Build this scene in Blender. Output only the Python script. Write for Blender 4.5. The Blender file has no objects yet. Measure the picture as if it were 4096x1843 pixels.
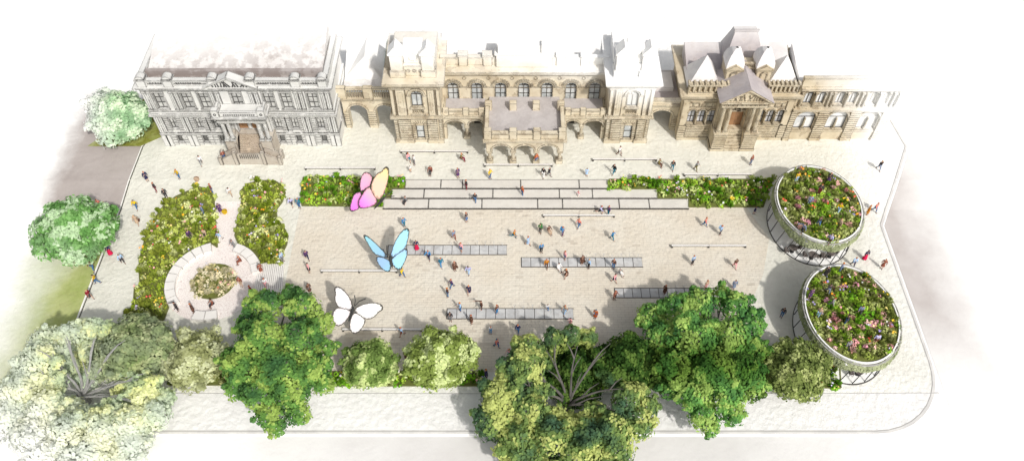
import bpy, bmesh, math, random
from mathutils import Vector, Matrix, noise as mn, geometry as mgeo
random.seed(11)
R = math.radians
SC = bpy.context.scene
COL = SC.collection

# ------------------------------------------------------------------ survey
# The square was surveyed from the photograph: sight() turns a bearing read
# off it into a point of the place at height z (metres).
CAM_H, FOC, PITCH = 70.0, 3221.0, R(52)
def ray(u, v):
    X = u - 2048.0; Y = v - 921.5
    return Vector((X, FOC*math.cos(PITCH) - Y*math.sin(PITCH), -FOC*math.sin(PITCH) - Y*math.cos(PITCH)))
def gz(y):                                   # ground profile: upper terrace 0, lower square -0.45
    if y >= 62.15: return 0.0
    if y <= 58.1: return -0.45
    return -0.45 + 0.45*(y - 58.1)/4.05
def N(u, v, z=None):                         # native pixels
    d = ray(u, v)
    if z is None:
        h = 0.0
        for _ in range(6):
            t = (h - CAM_H)/d.z; h = gz(d.y*t)
        t = (h - CAM_H)/d.z
        return Vector((d.x*t, d.y*t, h))
    t = (z - CAM_H)/d.z
    return Vector((d.x*t, d.y*t, z))
K = 4096/2576
def G(u, v, z=None): return N(u*K, v*K, z)   # overview pixels
CROPS = {1:(100,600,1.656), 2:(1100,580,1.932), 3:(2000,580,1.932), 4:(2800,580,1.932),
         5:(1850,1140,1.648), 6:(2900,1000,1.449), 7:(1250,1050,1.656)}
def CR(c, u, v, z=None):
    a, b, s = CROPS[c]; return N(a + u/s, b + v/s, z)

# ------------------------------------------------------------------ materials
PAPER = (0.93, 0.93, 0.92, 1)
def mat(name, c1, c2=None, s1=0.5, sharp=0.12, stain=0.0, sscale=1.2, fades=(), ink=0.0, inkr=0.06,
        bump=0.0, bscale=2.5, rough=0.9, attr=None, tint=0.0, bricks=None, cobble=None, spec=0.15, transl=0.0, grad=None):
    m = bpy.data.materials.new(name); m.use_nodes = True
    nt = m.node_tree; nd = nt.nodes; lk = nt.links
    bs = nd['Principled BSDF']
    bs.inputs['Roughness'].default_value = rough
    bs.inputs['Specular IOR Level'].default_value = spec
    geo = nd.new('ShaderNodeNewGeometry')
    def noise(scale, det=4, rg=0.6):
        n = nd.new('ShaderNodeTexNoise'); n.inputs['Scale'].default_value = scale
        n.inputs['Detail'].default_value = det; n.inputs['Roughness'].default_value = rg
        lk.new(geo.outputs['Position'], n.inputs['Vector']); return n.outputs['Fac']
    def mathn(op, a, b=None, clamp=False):
        n = nd.new('ShaderNodeMath'); n.operation = op; n.use_clamp = clamp
        for i, x in enumerate((a, b)):
            if x is None: continue
            if isinstance(x, (int, float)): n.inputs[i].default_value = x
            else: lk.new(x, n.inputs[i])
        return n.outputs[0]
    def mix(f, a, b, mode='MIX'):
        n = nd.new('ShaderNodeMix'); n.data_type = 'RGBA'; n.blend_type = mode
        for s, x in ((n.inputs[0], f), (n.inputs[6], a), (n.inputs[7], b)):
            if isinstance(x, (int, float)): s.default_value = x
            elif isinstance(x, tuple): s.default_value = x if len(x) == 4 else (*x, 1)
            else: lk.new(x, s)
        return n.outputs[2]
    def step(x, lo, hi):
        n = nd.new('ShaderNodeMapRange'); n.inputs[1].default_value = lo; n.inputs[2].default_value = hi
        lk.new(x, n.inputs[0]); n.interpolation_type = 'SMOOTHSTEP'; return n.outputs[0]
    col = (*c1[:3], 1)
    if attr:
        a = nd.new('ShaderNodeAttribute'); a.attribute_name = attr; col = a.outputs['Color']
        if tint: col = mix(tint, col, (*c1[:3], 1))
    if grad:                                  # world-space colour wash: (vec, offset, colour)
        for (vx, vy, vz, d0, cc) in grad:
            dp = nd.new('ShaderNodeVectorMath'); dp.operation = 'DOT_PRODUCT'; dp.inputs[1].default_value = (vx, vy, vz)
            lk.new(geo.outputs['Position'], dp.inputs[0])
            f = mathn('ADD', dp.outputs['Value'], d0, True); col = mix(f, col, (*cc, 1))
    if c2 is not None:
        f = step(noise(s1, 5), 0.5 - sharp, 0.5 + sharp); col = mix(f, col, (*c2[:3], 1))
    if bricks:                                # (width, height, mortar, dark amount, stain amount)
        b = nd.new('ShaderNodeTexBrick'); b.inputs['Scale'].default_value = 1.0
        b.inputs['Brick Width'].default_value = bricks[0]; b.inputs['Row Height'].default_value = bricks[1]
        b.inputs['Mortar Size'].default_value = bricks[2]; b.inputs['Mortar Smooth'].default_value = 0.2
        b.inputs['Color1'].default_value = (0, 0, 0, 1); b.inputs['Color2'].default_value = (1, 1, 1, 1)
        b.inputs['Mortar'].default_value = (0.5, 0.5, 0.5, 1)
        lk.new(geo.outputs['Position'], b.inputs['Vector'])
        f = mathn('MULTIPLY', b.outputs['Fac'], mathn('MULTIPLY', noise(0.5, 3), bricks[3]*1.6))
        col = mix(f, col, (0.25, 0.22, 0.2, 1))
        sp = mathn('MULTIPLY', step(b.outputs['Color'], 0.86, 0.9), step(noise(0.16, 3), 0.5, 0.62))
        col = mix(mathn('MULTIPLY', sp, bricks[4]), col, (0.36, 0.30, 0.24, 1))
    if cobble:
        v = nd.new('ShaderNodeTexVoronoi'); v.feature = 'DISTANCE_TO_EDGE'; v.inputs['Scale'].default_value = cobble
        lk.new(geo.outputs['Position'], v.inputs['Vector'])
        f = mathn('SUBTRACT', 1.0, step(v.outputs['Distance'], 0.01, 0.07)); col = mix(mathn('MULTIPLY', f, 0.45), col, (0.40, 0.27, 0.25, 1))
    if stain:                                 # watercolour stains with a soft darker rim
        n = noise(sscale, 3, 0.5)
        f = step(n, 0.575, 0.60); rim = mathn('SUBTRACT', f, step(n, 0.61, 0.66))
        f2 = mathn('ADD', mathn('MULTIPLY', f, 0.5*stain), mathn('MULTIPLY', rim, 0.4*stain))
        col = mix(f2, col, mix(0.65, col, (0.22, 0.15, 0.09, 1)))
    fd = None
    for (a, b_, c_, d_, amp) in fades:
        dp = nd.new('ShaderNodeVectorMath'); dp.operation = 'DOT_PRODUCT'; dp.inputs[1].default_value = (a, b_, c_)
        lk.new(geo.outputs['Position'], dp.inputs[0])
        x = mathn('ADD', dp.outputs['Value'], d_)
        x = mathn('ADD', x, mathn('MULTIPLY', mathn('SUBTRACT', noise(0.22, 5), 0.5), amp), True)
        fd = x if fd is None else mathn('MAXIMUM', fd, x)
    if ink:                                   # pen lines along the arrises
        bv = nd.new('ShaderNodeBevel'); bv.samples = 3; bv.inputs['Radius'].default_value = inkr
        dp = nd.new('ShaderNodeVectorMath'); dp.operation = 'DOT_PRODUCT'
        lk.new(bv.outputs[0], dp.inputs[0]); lk.new(geo.outputs['Normal'], dp.inputs[1])
        e = mathn('MULTIPLY', mathn('SUBTRACT', 0.99, dp.outputs['Value'], True), 13.0, True)
        e = mathn('MULTIPLY', e, step(noise(1.6, 2), 0.25, 0.5))
        e = mathn('MULTIPLY', e, ink)
        if fd is not None: e = mathn('MULTIPLY', e, mathn('SUBTRACT', 1.0, mathn('MULTIPLY', fd, 0.6)))
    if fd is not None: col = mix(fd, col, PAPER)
    if ink: col = mix(e, col, (0.035, 0.032, 0.03, 1))
    if isinstance(col, tuple): bs.inputs['Base Color'].default_value = col
    else: lk.new(col, bs.inputs['Base Color'])
    if bump:
        bp = nd.new('ShaderNodeBump'); bp.inputs['Strength'].default_value = bump; bp.inputs['Distance'].default_value = 0.25
        lk.new(noise(bscale, 3, 0.55), bp.inputs['Height']); lk.new(bp.outputs[0], bs.inputs['Normal'])
    if transl:
        tr = nd.new('ShaderNodeBsdfTranslucent'); ms = nd.new('ShaderNodeMixShader'); ms.inputs[0].default_value = transl
        if isinstance(col, tuple): tr.inputs['Color'].default_value = col
        else: lk.new(col, tr.inputs['Color'])
        lk.new(bs.outputs[0], ms.inputs[1]); lk.new(tr.outputs[0], ms.inputs[2])
        lk.new(ms.outputs[0], nd['Material Output'].inputs['Surface'])
    return m

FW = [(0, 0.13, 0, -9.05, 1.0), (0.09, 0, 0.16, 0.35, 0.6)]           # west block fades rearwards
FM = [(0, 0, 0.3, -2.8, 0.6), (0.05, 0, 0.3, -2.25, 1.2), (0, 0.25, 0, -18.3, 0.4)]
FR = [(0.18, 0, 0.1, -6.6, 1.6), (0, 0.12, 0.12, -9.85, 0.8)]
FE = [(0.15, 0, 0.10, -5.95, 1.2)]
MT = {}
MT['paper'] = mat('paper_white', (0.94, 0.94, 0.935), (0.91, 0.91, 0.905), 0.08, 0.2, bump=0.05)
MT['plaza'] = mat('pale_paving', (0.725, 0.715, 0.645), (0.655, 0.65, 0.58), 0.55, 0.25, stain=0.10, sscale=0.9, bump=0.6, bscale=1.9,
                  fades=[(0.12, 0, 0, -4.45, 0.5), (0, -0.14, 0, 5.55, 0.5), (0, 0.25, 0, -18.2, 0.5)])
MT['square'] = mat('brick_paving', (0.665, 0.605, 0.505), (0.70, 0.66, 0.575), 0.2, 0.2, bump=0.55, bscale=1.9, bricks=(0.8, 0.30, 0.018, 0.45, 0.35),
                   fades=[(0, -0.2, 0, 6.9, 0.6)])
MT['walk'] = mat('white_sidewalk', (0.79, 0.785, 0.775), (0.83, 0.83, 0.82), 0.5, 0.2, bump=0.55, bscale=1.7)
MT['road_side'] = mat('mauve_road', (0.40, 0.355, 0.335), (0.46, 0.415, 0.395), 0.3, 0.25, bump=0.3, bscale=1.5,
                 fades=[(-0.3, 0, 0, -15.5, 1.6), (0, 0.18, 0, -13.0, 0.8)])
MT['road_right'] = mat('pale_mauve_road', (0.50, 0.46, 0.445), (0.60, 0.565, 0.55), 0.3, 0.3, bump=0.15, bscale=1.5,
                 fades=[(0.17, 0, 0, -7.35, 0.9), (0, -0.09, 0, 4.1, 0.4), (0, 0.12, 0, -7.3, 0.4)])
MT['road_front'] = mat('faint_grey_road', (0.66, 0.645, 0.635), (0.73, 0.72, 0.71), 0.25, 0.3, bump=0.15, bscale=1.5,
                 fades=[(0.04, 0, 0, -0.75, 0.5), (-0.045, 0, 0, -0.45, 0.5), (0, -0.2, 0, 5.75, 0.5)])
MT['lawn'] = mat('olive_lawn', (0.21, 0.22, 0.035), (0.31, 0.34, 0.10), 0.5, 0.08, stain=0.5, bump=0.4, fades=[(-0.14, 0, 0, -6.95, 1.0)])
MT['lawn2'] = mat('soft_lawn', (0.34, 0.40, 0.13), (0.44, 0.48, 0.21), 0.35, 0.15, stain=0.2, bump=0.3, fades=[(-0.13, 0, 0, -6.05, 0.9)])
MT['cobble'] = mat('pink_cobbles', (0.80, 0.735, 0.70), (0.83, 0.79, 0.76), 0.35, 0.25, cobble=4.2, bump=0.15)
MT['ink'] = mat('dark_line', (0.06, 0.055, 0.05))
MT['inksoft'] = mat('grey_line', (0.38, 0.37, 0.36))
MT['kerb'] = mat('kerb_stone', (0.72, 0.71, 0.69), (0.62, 0.61, 0.60), 0.6)
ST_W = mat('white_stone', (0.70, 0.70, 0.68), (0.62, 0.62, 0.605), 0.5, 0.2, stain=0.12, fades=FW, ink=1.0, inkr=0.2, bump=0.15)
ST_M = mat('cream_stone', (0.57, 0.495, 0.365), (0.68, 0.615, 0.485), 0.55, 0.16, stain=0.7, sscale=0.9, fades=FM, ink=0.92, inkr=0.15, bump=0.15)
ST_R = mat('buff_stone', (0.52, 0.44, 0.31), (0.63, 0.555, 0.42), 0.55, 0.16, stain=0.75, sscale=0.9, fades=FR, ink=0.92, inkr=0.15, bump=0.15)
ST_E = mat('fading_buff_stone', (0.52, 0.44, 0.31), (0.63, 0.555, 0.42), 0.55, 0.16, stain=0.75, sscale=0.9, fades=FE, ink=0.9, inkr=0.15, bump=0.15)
GR_W = mat('joint_shade_grey', (0.075, 0.075, 0.075), fades=FW)
GR_M = mat('joint_shade_brown', (0.13, 0.10, 0.065), fades=FM)
GR_R = mat('joint_umber', (0.11, 0.08, 0.05), fades=FR)
GR_E = mat('joint_umber_pale', (0.13, 0.10, 0.07), fades=FE)
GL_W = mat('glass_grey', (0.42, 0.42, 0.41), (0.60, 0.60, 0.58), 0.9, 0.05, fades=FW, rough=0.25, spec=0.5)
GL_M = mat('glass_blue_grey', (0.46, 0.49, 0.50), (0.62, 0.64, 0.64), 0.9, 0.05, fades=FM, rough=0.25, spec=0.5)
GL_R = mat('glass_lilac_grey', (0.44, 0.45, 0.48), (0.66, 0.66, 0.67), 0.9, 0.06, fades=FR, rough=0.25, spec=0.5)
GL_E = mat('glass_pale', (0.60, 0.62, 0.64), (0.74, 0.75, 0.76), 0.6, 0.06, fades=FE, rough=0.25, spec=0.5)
FRM_W = mat('frame_dark_w', (0.10, 0.10, 0.095), fades=FW)
FRM_M = mat('frame_dark_m', (0.09, 0.085, 0.075), fades=FM)
FRM_R = mat('frame_dark_r', (0.09, 0.08, 0.07), fades=FR)
FRM_E = mat('frame_dark_e', (0.12, 0.11, 0.10), fades=FE)
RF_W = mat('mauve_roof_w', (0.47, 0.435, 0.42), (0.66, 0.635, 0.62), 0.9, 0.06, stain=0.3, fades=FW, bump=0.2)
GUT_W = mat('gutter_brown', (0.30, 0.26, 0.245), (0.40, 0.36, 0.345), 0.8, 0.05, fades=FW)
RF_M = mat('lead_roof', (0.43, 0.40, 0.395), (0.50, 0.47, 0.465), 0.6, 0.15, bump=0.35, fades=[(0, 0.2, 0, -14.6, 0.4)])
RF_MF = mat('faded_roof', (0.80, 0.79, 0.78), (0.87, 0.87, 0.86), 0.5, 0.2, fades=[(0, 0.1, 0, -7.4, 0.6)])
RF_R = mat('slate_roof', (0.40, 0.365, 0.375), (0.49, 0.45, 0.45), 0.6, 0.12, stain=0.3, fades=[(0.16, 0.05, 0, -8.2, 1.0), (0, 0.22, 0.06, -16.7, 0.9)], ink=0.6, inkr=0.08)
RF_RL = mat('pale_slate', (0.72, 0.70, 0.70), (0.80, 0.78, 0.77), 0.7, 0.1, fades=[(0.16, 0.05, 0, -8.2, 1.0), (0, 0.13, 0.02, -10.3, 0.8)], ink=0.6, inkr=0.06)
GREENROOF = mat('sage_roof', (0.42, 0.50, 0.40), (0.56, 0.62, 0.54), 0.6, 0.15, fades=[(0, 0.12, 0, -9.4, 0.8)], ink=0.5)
WD = mat('brown_door', (0.30, 0.165, 0.085), (0.38, 0.22, 0.12), 1.2, 0.2, ink=0.8, inkr=0.04)
STAIR = mat('warm_stair_stone', (0.55, 0.46, 0.36), (0.63, 0.54, 0.44), 0.7, 0.2, stain=0.4, ink=1.0, inkr=0.12, bump=0.1)
STAIRW = mat('pale_stair_wall', (0.54, 0.50, 0.44), (0.46, 0.41, 0.35), 0.7, 0.2, stain=0.4, ink=1.0, inkr=0.16)
STEP = mat('pale_step_stone', (0.67, 0.645, 0.595), (0.61, 0.585, 0.54), 0.4, 0.2, stain=0.1, ink=0.85, inkr=0.15, bump=0.3, bscale=1.6)
BENCH = mat('white_bench_stone', (0.80, 0.78, 0.75), (0.74, 0.72, 0.69), 0.6, 0.2, ink=0.85, inkr=0.05)
STRIP = mat('grey_slab', (0.47, 0.475, 0.48), (0.57, 0.575, 0.575), 0.7, 0.06, stain=0.25, sscale=1.8, bump=0.1)
RIM = mat('white_rim', (0.86, 0.86, 0.85))
LEAF = mat('leaf_wash', (0, 0, 0), attr='tint', rough=0.85, spec=0.1, transl=0.22)
PETAL = mat('petal_wash', (0, 0, 0), attr='tint', rough=0.8, spec=0.1)
BARK = mat('grey_bark', (0.09, 0.085, 0.08), (0.15, 0.14, 0.13), 2.0, 0.2)
BARKP = mat('pale_bark', (0.27, 0.27, 0.265), (0.35, 0.35, 0.34), 2.0, 0.2)
SOIL = mat('planting_soil', (0.12, 0.135, 0.035), (0.17, 0.19, 0.05), 1.5, 0.2)
DARKMETAL = mat('black_metal', (0.03, 0.03, 0.03), rough=0.5, spec=0.4)
GLASSWALL = mat('pale_wall_panel', (0.80, 0.80, 0.80), (0.74, 0.74, 0.74), 1.0, 0.2)
JET = mat('water_jet', (0.42, 0.44, 0.46), rough=0.3, spec=0.5)

# ------------------------------------------------------------------ mesh builder
class MB:
    def __init__(s): s.v = []; s.f = []; s.m = []; s.c = []
    def add(s, vs, fs, m=0, c=None):
        o = len(s.v); s.v.extend(Vector(p) for p in vs)
        for f in fs: s.f.append([o+i for i in f]); s.m.append(m); s.c.append(c)
    def box(s, x0, x1, y0, y1, z0, z1, m=0):
        if x1 < x0: x0, x1 = x1, x0
        if y1 < y0: y0, y1 = y1, y0
        s.add([(x0,y0,z0),(x1,y0,z0),(x1,y1,z0),(x0,y1,z0),(x0,y0,z1),(x1,y0,z1),(x1,y1,z1),(x0,y1,z1)],
              [(0,3,2,1),(4,5,6,7),(0,1,5,4),(1,2,6,5),(2,3,7,6),(3,0,4,7)], m)
    def prism(s, pts, y0, y1, m=0):           # polygon in x,z pushed along y
        n = len(pts)
        vs = [(x, y0, z) for x, z in pts] + [(x, y1, z) for x, z in pts]
        ar = sum(pts[i][0]*pts[(i+1)%n][1]-pts[(i+1)%n][0]*pts[i][1] for i in range(n))
        fs = [tuple(range(n)), tuple(range(2*n-1, n-1, -1))] + [(i, n+i, n+(i+1)%n, (i+1)%n) for i in range(n)]
        if ar < 0: fs = [f[::-1] for f in fs]
        s.add(vs, fs, m)
    def slab(s, pts, z0, z1, m=0, top=None):  # polygon in x,y pushed along z
        n = len(pts)
        ar = sum(pts[i][0]*pts[(i+1)%n][1]-pts[(i+1)%n][0]*pts[i][1] for i in range(n))
        if ar < 0: pts = pts[::-1]
        vs = [(p[0], p[1], z0) for p in pts] + [(p[0], p[1], z1) for p in pts]
        fs = [tuple(range(n-1, -1, -1)), tuple(range(n, 2*n))] + [(i, (i+1)%n, n+(i+1)%n, n+i) for i in range(n)]
        s.add(vs, fs, m)
    def cyl(s, cx, cy, z0, z1, r0, r1, n=10, m=0):
        vs = [(cx+r0*math.cos(2*math.pi*i/n), cy+r0*math.sin(2*math.pi*i/n), z0) for i in range(n)]
        vs += [(cx+r1*math.cos(2*math.pi*i/n), cy+r1*math.sin(2*math.pi*i/n), z1) for i in range(n)]
        s.add(vs, [tuple(range(n-1,-1,-1)), tuple(range(n, 2*n))] + [(i, (i+1)%n, n+(i+1)%n, n+i) for i in range(n)], m)
    def tube(s, p, q, r0, r1, n=6, m=0):
        p, q = Vector(p), Vector(q); d = (q-p).normalized()
        a = d.orthogonal().normalized(); b = d.cross(a)
        vs = [p + (a*math.cos(2*math.pi*i/n)+b*math.sin(2*math.pi*i/n))*r0 for i in range(n)]
        vs += [q + (a*math.cos(2*math.pi*i/n)+b*math.sin(2*math.pi*i/n))*r1 for i in range(n)]
        s.add(vs, [tuple(range(n-1,-1,-1)), tuple(range(n, 2*n))] + [(i, (i+1)%n, n+(i+1)%n, n+i) for i in range(n)], m)
    def arch(s, cx, zc, r0, r1, y0, y1, a0=0, a1=180, n=12, m=0):
        for i in range(n):
            t0 = R(a0+(a1-a0)*i/n); t1 = R(a0+(a1-a0)*(i+1)/n)
            P = [(cx+r*math.cos(t), zc+r*math.sin(t)) for r, t in ((r0,t0),(r1,t0),(r1,t1),(r0,t1))]
            s.prism(P, y0, y1, m)
    def wall(s, outer, holes, y, depth, m=0, back=False):
        loops = [[Vector((x, 0, z)) for x, z in l] for l in [outer]+holes]
        flat = [p for l in loops for p in l]
        tris = mgeo.tessellate_polygon(loops)
        for t in tris:
            P = [flat[i] for i in t]
            nrm = (P[1]-P[0]).cross(P[2]-P[0])
            if nrm.y > 0: P = P[::-1]
            s.add([(p.x, y, p.z) for p in P], [(0,1,2)], m)
            if back: s.add([(p.x, y+depth, p.z) for p in P[::-1]], [(0,1,2)], m)
        for l in [outer]*bool(back) + holes:
            n = len(l)
            for i in range(n):
                a, b = l[i], l[(i+1)%n]
                s.add([(a[0],y,a[1]),(b[0],y,b[1]),(b[0],y+depth,b[1]),(a[0],y+depth,a[1])], [(0,1,2,3)], m)
    def build(s, name, mats, parent=None, loc=None, smooth=False):
        if not isinstance(mats, (list, tuple)): mats = [mats]
        off = Vector(loc) if loc is not None else wloc(parent)
        me = bpy.data.meshes.new(name)
        me.from_pydata([tuple(p-off) for p in s.v], [], s.f)
        for x in mats: me.materials.append(x)
        me.polygons.foreach_set('material_index', s.m)
        if smooth: me.polygons.foreach_set('use_smooth', [True]*len(s.f))
        if any(c is not None for c in s.c):
            a = me.attributes.new('tint', 'FLOAT_COLOR', 'FACE'); buf = []
            for c in s.c: buf += [*(c or (0.3,0.3,0.3))[:3], 1.0]
            a.data.foreach_set('color', buf)
        me.update()
        o = bpy.data.objects.new(name, me); COL.objects.link(o)
        if parent: o.parent = parent
        else: o.location = off
        return o
def wloc(o):
    v = Vector((0,0,0))
    while o is not None: v = v + o.location; o = o.parent
    return v
def tag(o, label=None, cat=None, group=None, kind=None):
    if label: o['label'] = label
    if cat: o['category'] = cat
    if group: o['group'] = group
    if kind: o['kind'] = kind
    return o
def thing(name, label, cat, loc, group=None):
    o = bpy.data.objects.new(name, None); o.empty_display_size = 0.3; COL.objects.link(o); o.location = loc
    return tag(o, label, cat, group)

# ------------------------------------------------------------------ ground
def sheet(pts, dz, name, m, kind='structure', ys=(58.1, 62.15), thick=0.0, loc=(0,0,0)):
    """flat sheet that follows the ground profile: bisected where the ground bends"""
    bm = bmesh.new()
    bm.faces.new([bm.verts.new((p[0], p[1], 0)) for p in pts])
    for yb in ys:
        bmesh.ops.bisect_plane(bm, geom=bm.verts[:]+bm.edges[:]+bm.faces[:], plane_co=(0,yb,0), plane_no=(0,1,0))
    for v in bm.verts: v.co.z = gz(v.co.y) + dz
    if thick:
        r = bmesh.ops.extrude_face_region(bm, geom=bm.faces[:])
        for v in [g for g in r['geom'] if isinstance(g, bmesh.types.BMVert)]: v.co.z -= thick
    bmesh.ops.recalc_face_normals(bm, faces=bm.faces[:])
    if not thick:
        for f in bm.faces:
            if f.normal.z < 0: f.normal_flip()
    me = bpy.data.meshes.new(name); bm.to_mesh(me); bm.free(); me.materials.append(m)
    o = bpy.data.objects.new(name, me); COL.objects.link(o)
    if kind: o['kind'] = kind
    return o
sheet([(-900,-200),(900,-200),(900,1800),(-900,1800)], -0.14, 'ground', MT['paper'])
corner = [(34 + 7.25*math.sin(R(a)), 38.4 - 7.25*math.cos(R(a))) for a in range(0, 91, 10)]
PLAZA = [(-44.45, 31.15)] + corner + [(41.35, 55.8), (47.5, 67.4), (46.9, 72.5), (45.0, 84), (45, 95), (-44.45, 95)]
sheet(PLAZA, 0.0, 'pavement', MT['plaza'], thick=0.14)
sheet([(-44.2,35.3),(41.1,35.3)] + [p for p in reversed([(c[0]-0.25, c[1]+0.25) for c in corner if c[1] < 35])] + [(-44.2,31.4)], 0.004, 'sidewalk', MT['walk'])
sq = [G(*p) for p in ((755,522),(1878,522),(1935,600),(1920,690),(1890,760),(1915,860),(1880,935),(690,935),(700,800))]
sheet(sq, 0.006, 'brick_square', MT['square'])
sheet([(-75,58.4),(-44.6,58.4),(-44.6,67.2),(-44.9,95),(-75,95)], -0.12, 'side_road', MT['road_side'])
sheet([(41.6,33),(41.6,55.8),(47.8,67.4),(47.2,74),(70,74),(70,33)], -0.12, 'east_road', MT['road_right'])
sheet([(-60,10),(60,10),(60,30.9),(-60,30.9)], -0.125, 'front_road', MT['road_front'])
sheet([(-51,67.5),(-44.6,67.5),(-42.0,69.4),(-42.0,78),(-46.5,76),(-49.2,70)], 0.03, 'lawn', MT['lawn'])
sheet([(-60,36),(-44.65,36),(-44.65,58.2),(-60,58.2)], -0.10, 'lawn', MT['lawn2'])
# kerb lines
def strip(path, w, dz, name, m, closed=False):
    mb = MB(); n = len(path); L = []
    for i, p in enumerate(path):
        a = Vector(path[max(i-1,0)]).to_2d(); b = Vector(path[min(i+1,n-1)]).to_2d()
        t = (b-a).normalized(); nn = Vector((-t.y, t.x))
        L.append((Vector(p).to_2d()+nn*w/2, Vector(p).to_2d()-nn*w/2))
    for i in range(n-1):
        q = [L[i][0], L[i][1], L[i+1][1], L[i+1][0]]
        if (q[1]-q[0]).cross(q[2]-q[0]) < 0: q = q[::-1]
        mb.add([(v.x, v.y, gz(v.y)+dz) for v in q], [(0,1,2,3)])
    o = mb.build(name, m, loc=(0,0,0)); o['kind'] = 'structure'; return o
def dense(path, step=1.0):
    out = []
    for a, b in zip(path, path[1:]):
        a, b = Vector(a), Vector(b); k = max(1, int((b-a).length/step))
        out += [tuple(a.lerp(b, i/k)) for i in range(k)]
    return out + [tuple(path[-1])]
edge_r = [(-44.2, 31.32)] + [(c[0]-0.1, c[1]+0.17) for c in corner] + [(41.2,55.75),(47.3,67.4),(46.7,72.4)]
strip(dense(edge_r), 0.34, 0.010, 'kerb', MT['kerb'])
strip(dense([(p[0]-0.1, p[1]+0.1) for p in edge_r]), 0.07, 0.016, 'kerb_line', MT['inksoft'])
strip(dense([(-44.3,31.3),(-44.3,58.2),(-44.3,67.4),(-43.2,72)]), 0.12, 0.012, 'kerb_line', MT['ink'])
strip(dense([(-44.2,35.3),(-20,35.25),(10,35.2),(41.0,35.3)]), 0.06, 0.014, 'paving_line', MT['inksoft'])
strip(dense([(-51,58.3),(-44.6,58.3)]), 0.10, -0.05, 'kerb_line', MT['inksoft'])
strip(dense([(41.0,58.1),(38.5,58.1)]), 0.06, 0.014, 'paving_line', MT['inksoft'])

# ------------------------------------------------------------------ facade helpers
def rect(cx, z0, z1, w): return [(cx-w/2,z0),(cx+w/2,z0),(cx+w/2,z1),(cx-w/2,z1)]
def archpoly(cx, z0, zs, w, n=12, k=1.0):
    r = w/2
    return [(cx-r,z0),(cx+r,z0)] + [(cx+r*math.cos(math.pi*i/n), zs+k*r*math.sin(math.pi*i/n)) for i in range(n+1)]
def window(parent, cx, z0, z1, w, y, fr, gl, stone, arch=False, rec=0.22, nv=1, nh=1, sur=0.13, tracery=False, sill=True, proud=0.07, k=1.0):
    mb = MB(); t = 0.07; r = w/2
    yy0, yy1 = y+rec-0.08, y+rec
    mb.box(cx-r, cx-r+t, yy0, yy1, z0, z1); mb.box(cx+r-t, cx+r, yy0, yy1, z0, z1)
    mb.box(cx-r+t, cx+r-t, yy0, yy1, z0, z0+t)
    if not arch: mb.box(cx-r+t, cx+r-t, yy0, yy1, z1-t, z1)
    else:
        mb.arch(cx, z1, r-t, r, yy0, yy1, n=12)
        mb.box(cx-r+t, cx+r-t, yy0+0.01, yy1, z1-t/2, z1+t/2)
        if tracery:
            mb.arch(cx, z1+r*0.42, r*0.22, r*0.34, yy0+0.01, yy1, 0, 360, 12)
            for a in (15, 55, 90, 125, 165):
                mb.tube((cx+r*0.36*math.cos(R(a)), yy0+0.04, z1+r*0.42+r*0.2*math.sin(R(a))), (cx+r*0.95*math.cos(R(a)), yy0+0.04, z1+r*0.95*math.sin(R(a))), 0.03, 0.03, 4)
    for i in range(nv):
        x = cx-r+w*(i+1)/(nv+1); mb.box(x-0.028, x+0.028, yy0+0.005, yy1, z0+t, z1-t)
    for j in range(nh):
        z = z0+(z1-z0)*(j+1)/(nh+1); mb.box(cx-r+t, cx+r-t, yy0+0.012, yy1, z-0.028, z+0.028)
    if sur:
        mb.box(cx-r-sur, cx-r-0.004, y-proud, y+0.02, z0, z1, 1); mb.box(cx+r+0.004, cx+r+sur, y-proud, y+0.02, z0, z1, 1)
        if arch: mb.arch(cx, z1, r+0.004, r+sur*1.25, y-proud-0.02, y+0.02, n=12, m=1)
        else: mb.box(cx-r-sur, cx+r+sur, y-proud-0.02, y+0.02, z1+0.004, z1+sur*1.3, 1)
    if sill: mb.box(cx-r-sur-0.08, cx+r+sur+0.08, y-proud-0.08, y+0.02, z0-0.16, z0-0.004, 1)
    wdw = mb.build('window', [fr, stone], parent)
    pm = MB(); pts = archpoly(cx, z0, z1, w-0.02) if arch else rect(cx, z0, z1, w-0.02)
    pm.add([(x, y+rec+0.02, z) for x, z in pts], [tuple(range(len(pts)))])
    pm.build('pane', gl, wdw)
    return wdw
def ring(mb, x0, x1, y0, y1, z0, z1, p, m=0): mb.box(x0-p, x1+p, y0-p, y1+p, z0, z1, m)
def rustic(mb, gm, spans, y, z0, z1, h=0.36, proud=0.06, gap=0.055):
    """coursed stone blocks over a dark backing at the joints"""
    n = max(1, round((z1-z0)/h)); hh = (z1-z0)/n
    for x0, x1 in spans:
        gm.box(x0+0.01, x1-0.01, y-0.012, y+0.05, z0, z1)
        for i in range(n): mb.box(x0, x1, y-proud, y+0.04, z0+i*hh+gap/2, z0+(i+1)*hh-gap/2)
def balusters(mb, x0, x1, y, z0, z1, step=0.3, m=0, r=0.07):
    n = max(1, int((x1-x0)/step))
    for i in range(n):
        x = x0+(i+0.5)*(x1-x0)/n
        mb.cyl(x, y, z0, (z0+z1)/2, r*0.7, r*1.2, 6, m); mb.cyl(x, y, (z0+z1)/2, z1, r*1.2, r*0.6, 6, m)
def under(mb, x0, x1, y, z, p, t=0.075): mb.box(x0-p+.02, x1+p-.02, y-p, y+.01, z-t, z-.002)  # painted shadow: dark strip just below a projecting course
def fan(mb, cx, z, w, y, n=7, L=0.55):        # voussoir joints over an opening
    for i in range(n):
        a = R(25+130*i/(n-1))
        mb.tube((cx+w*0.5*math.cos(a), y, z+w*0.22*math.sin(a)), (cx+(w*0.5+L)*math.cos(a), y, z+(w*0.25+L*0.8)*math.sin(a)), 0.03, 0.022, 4)
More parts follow.
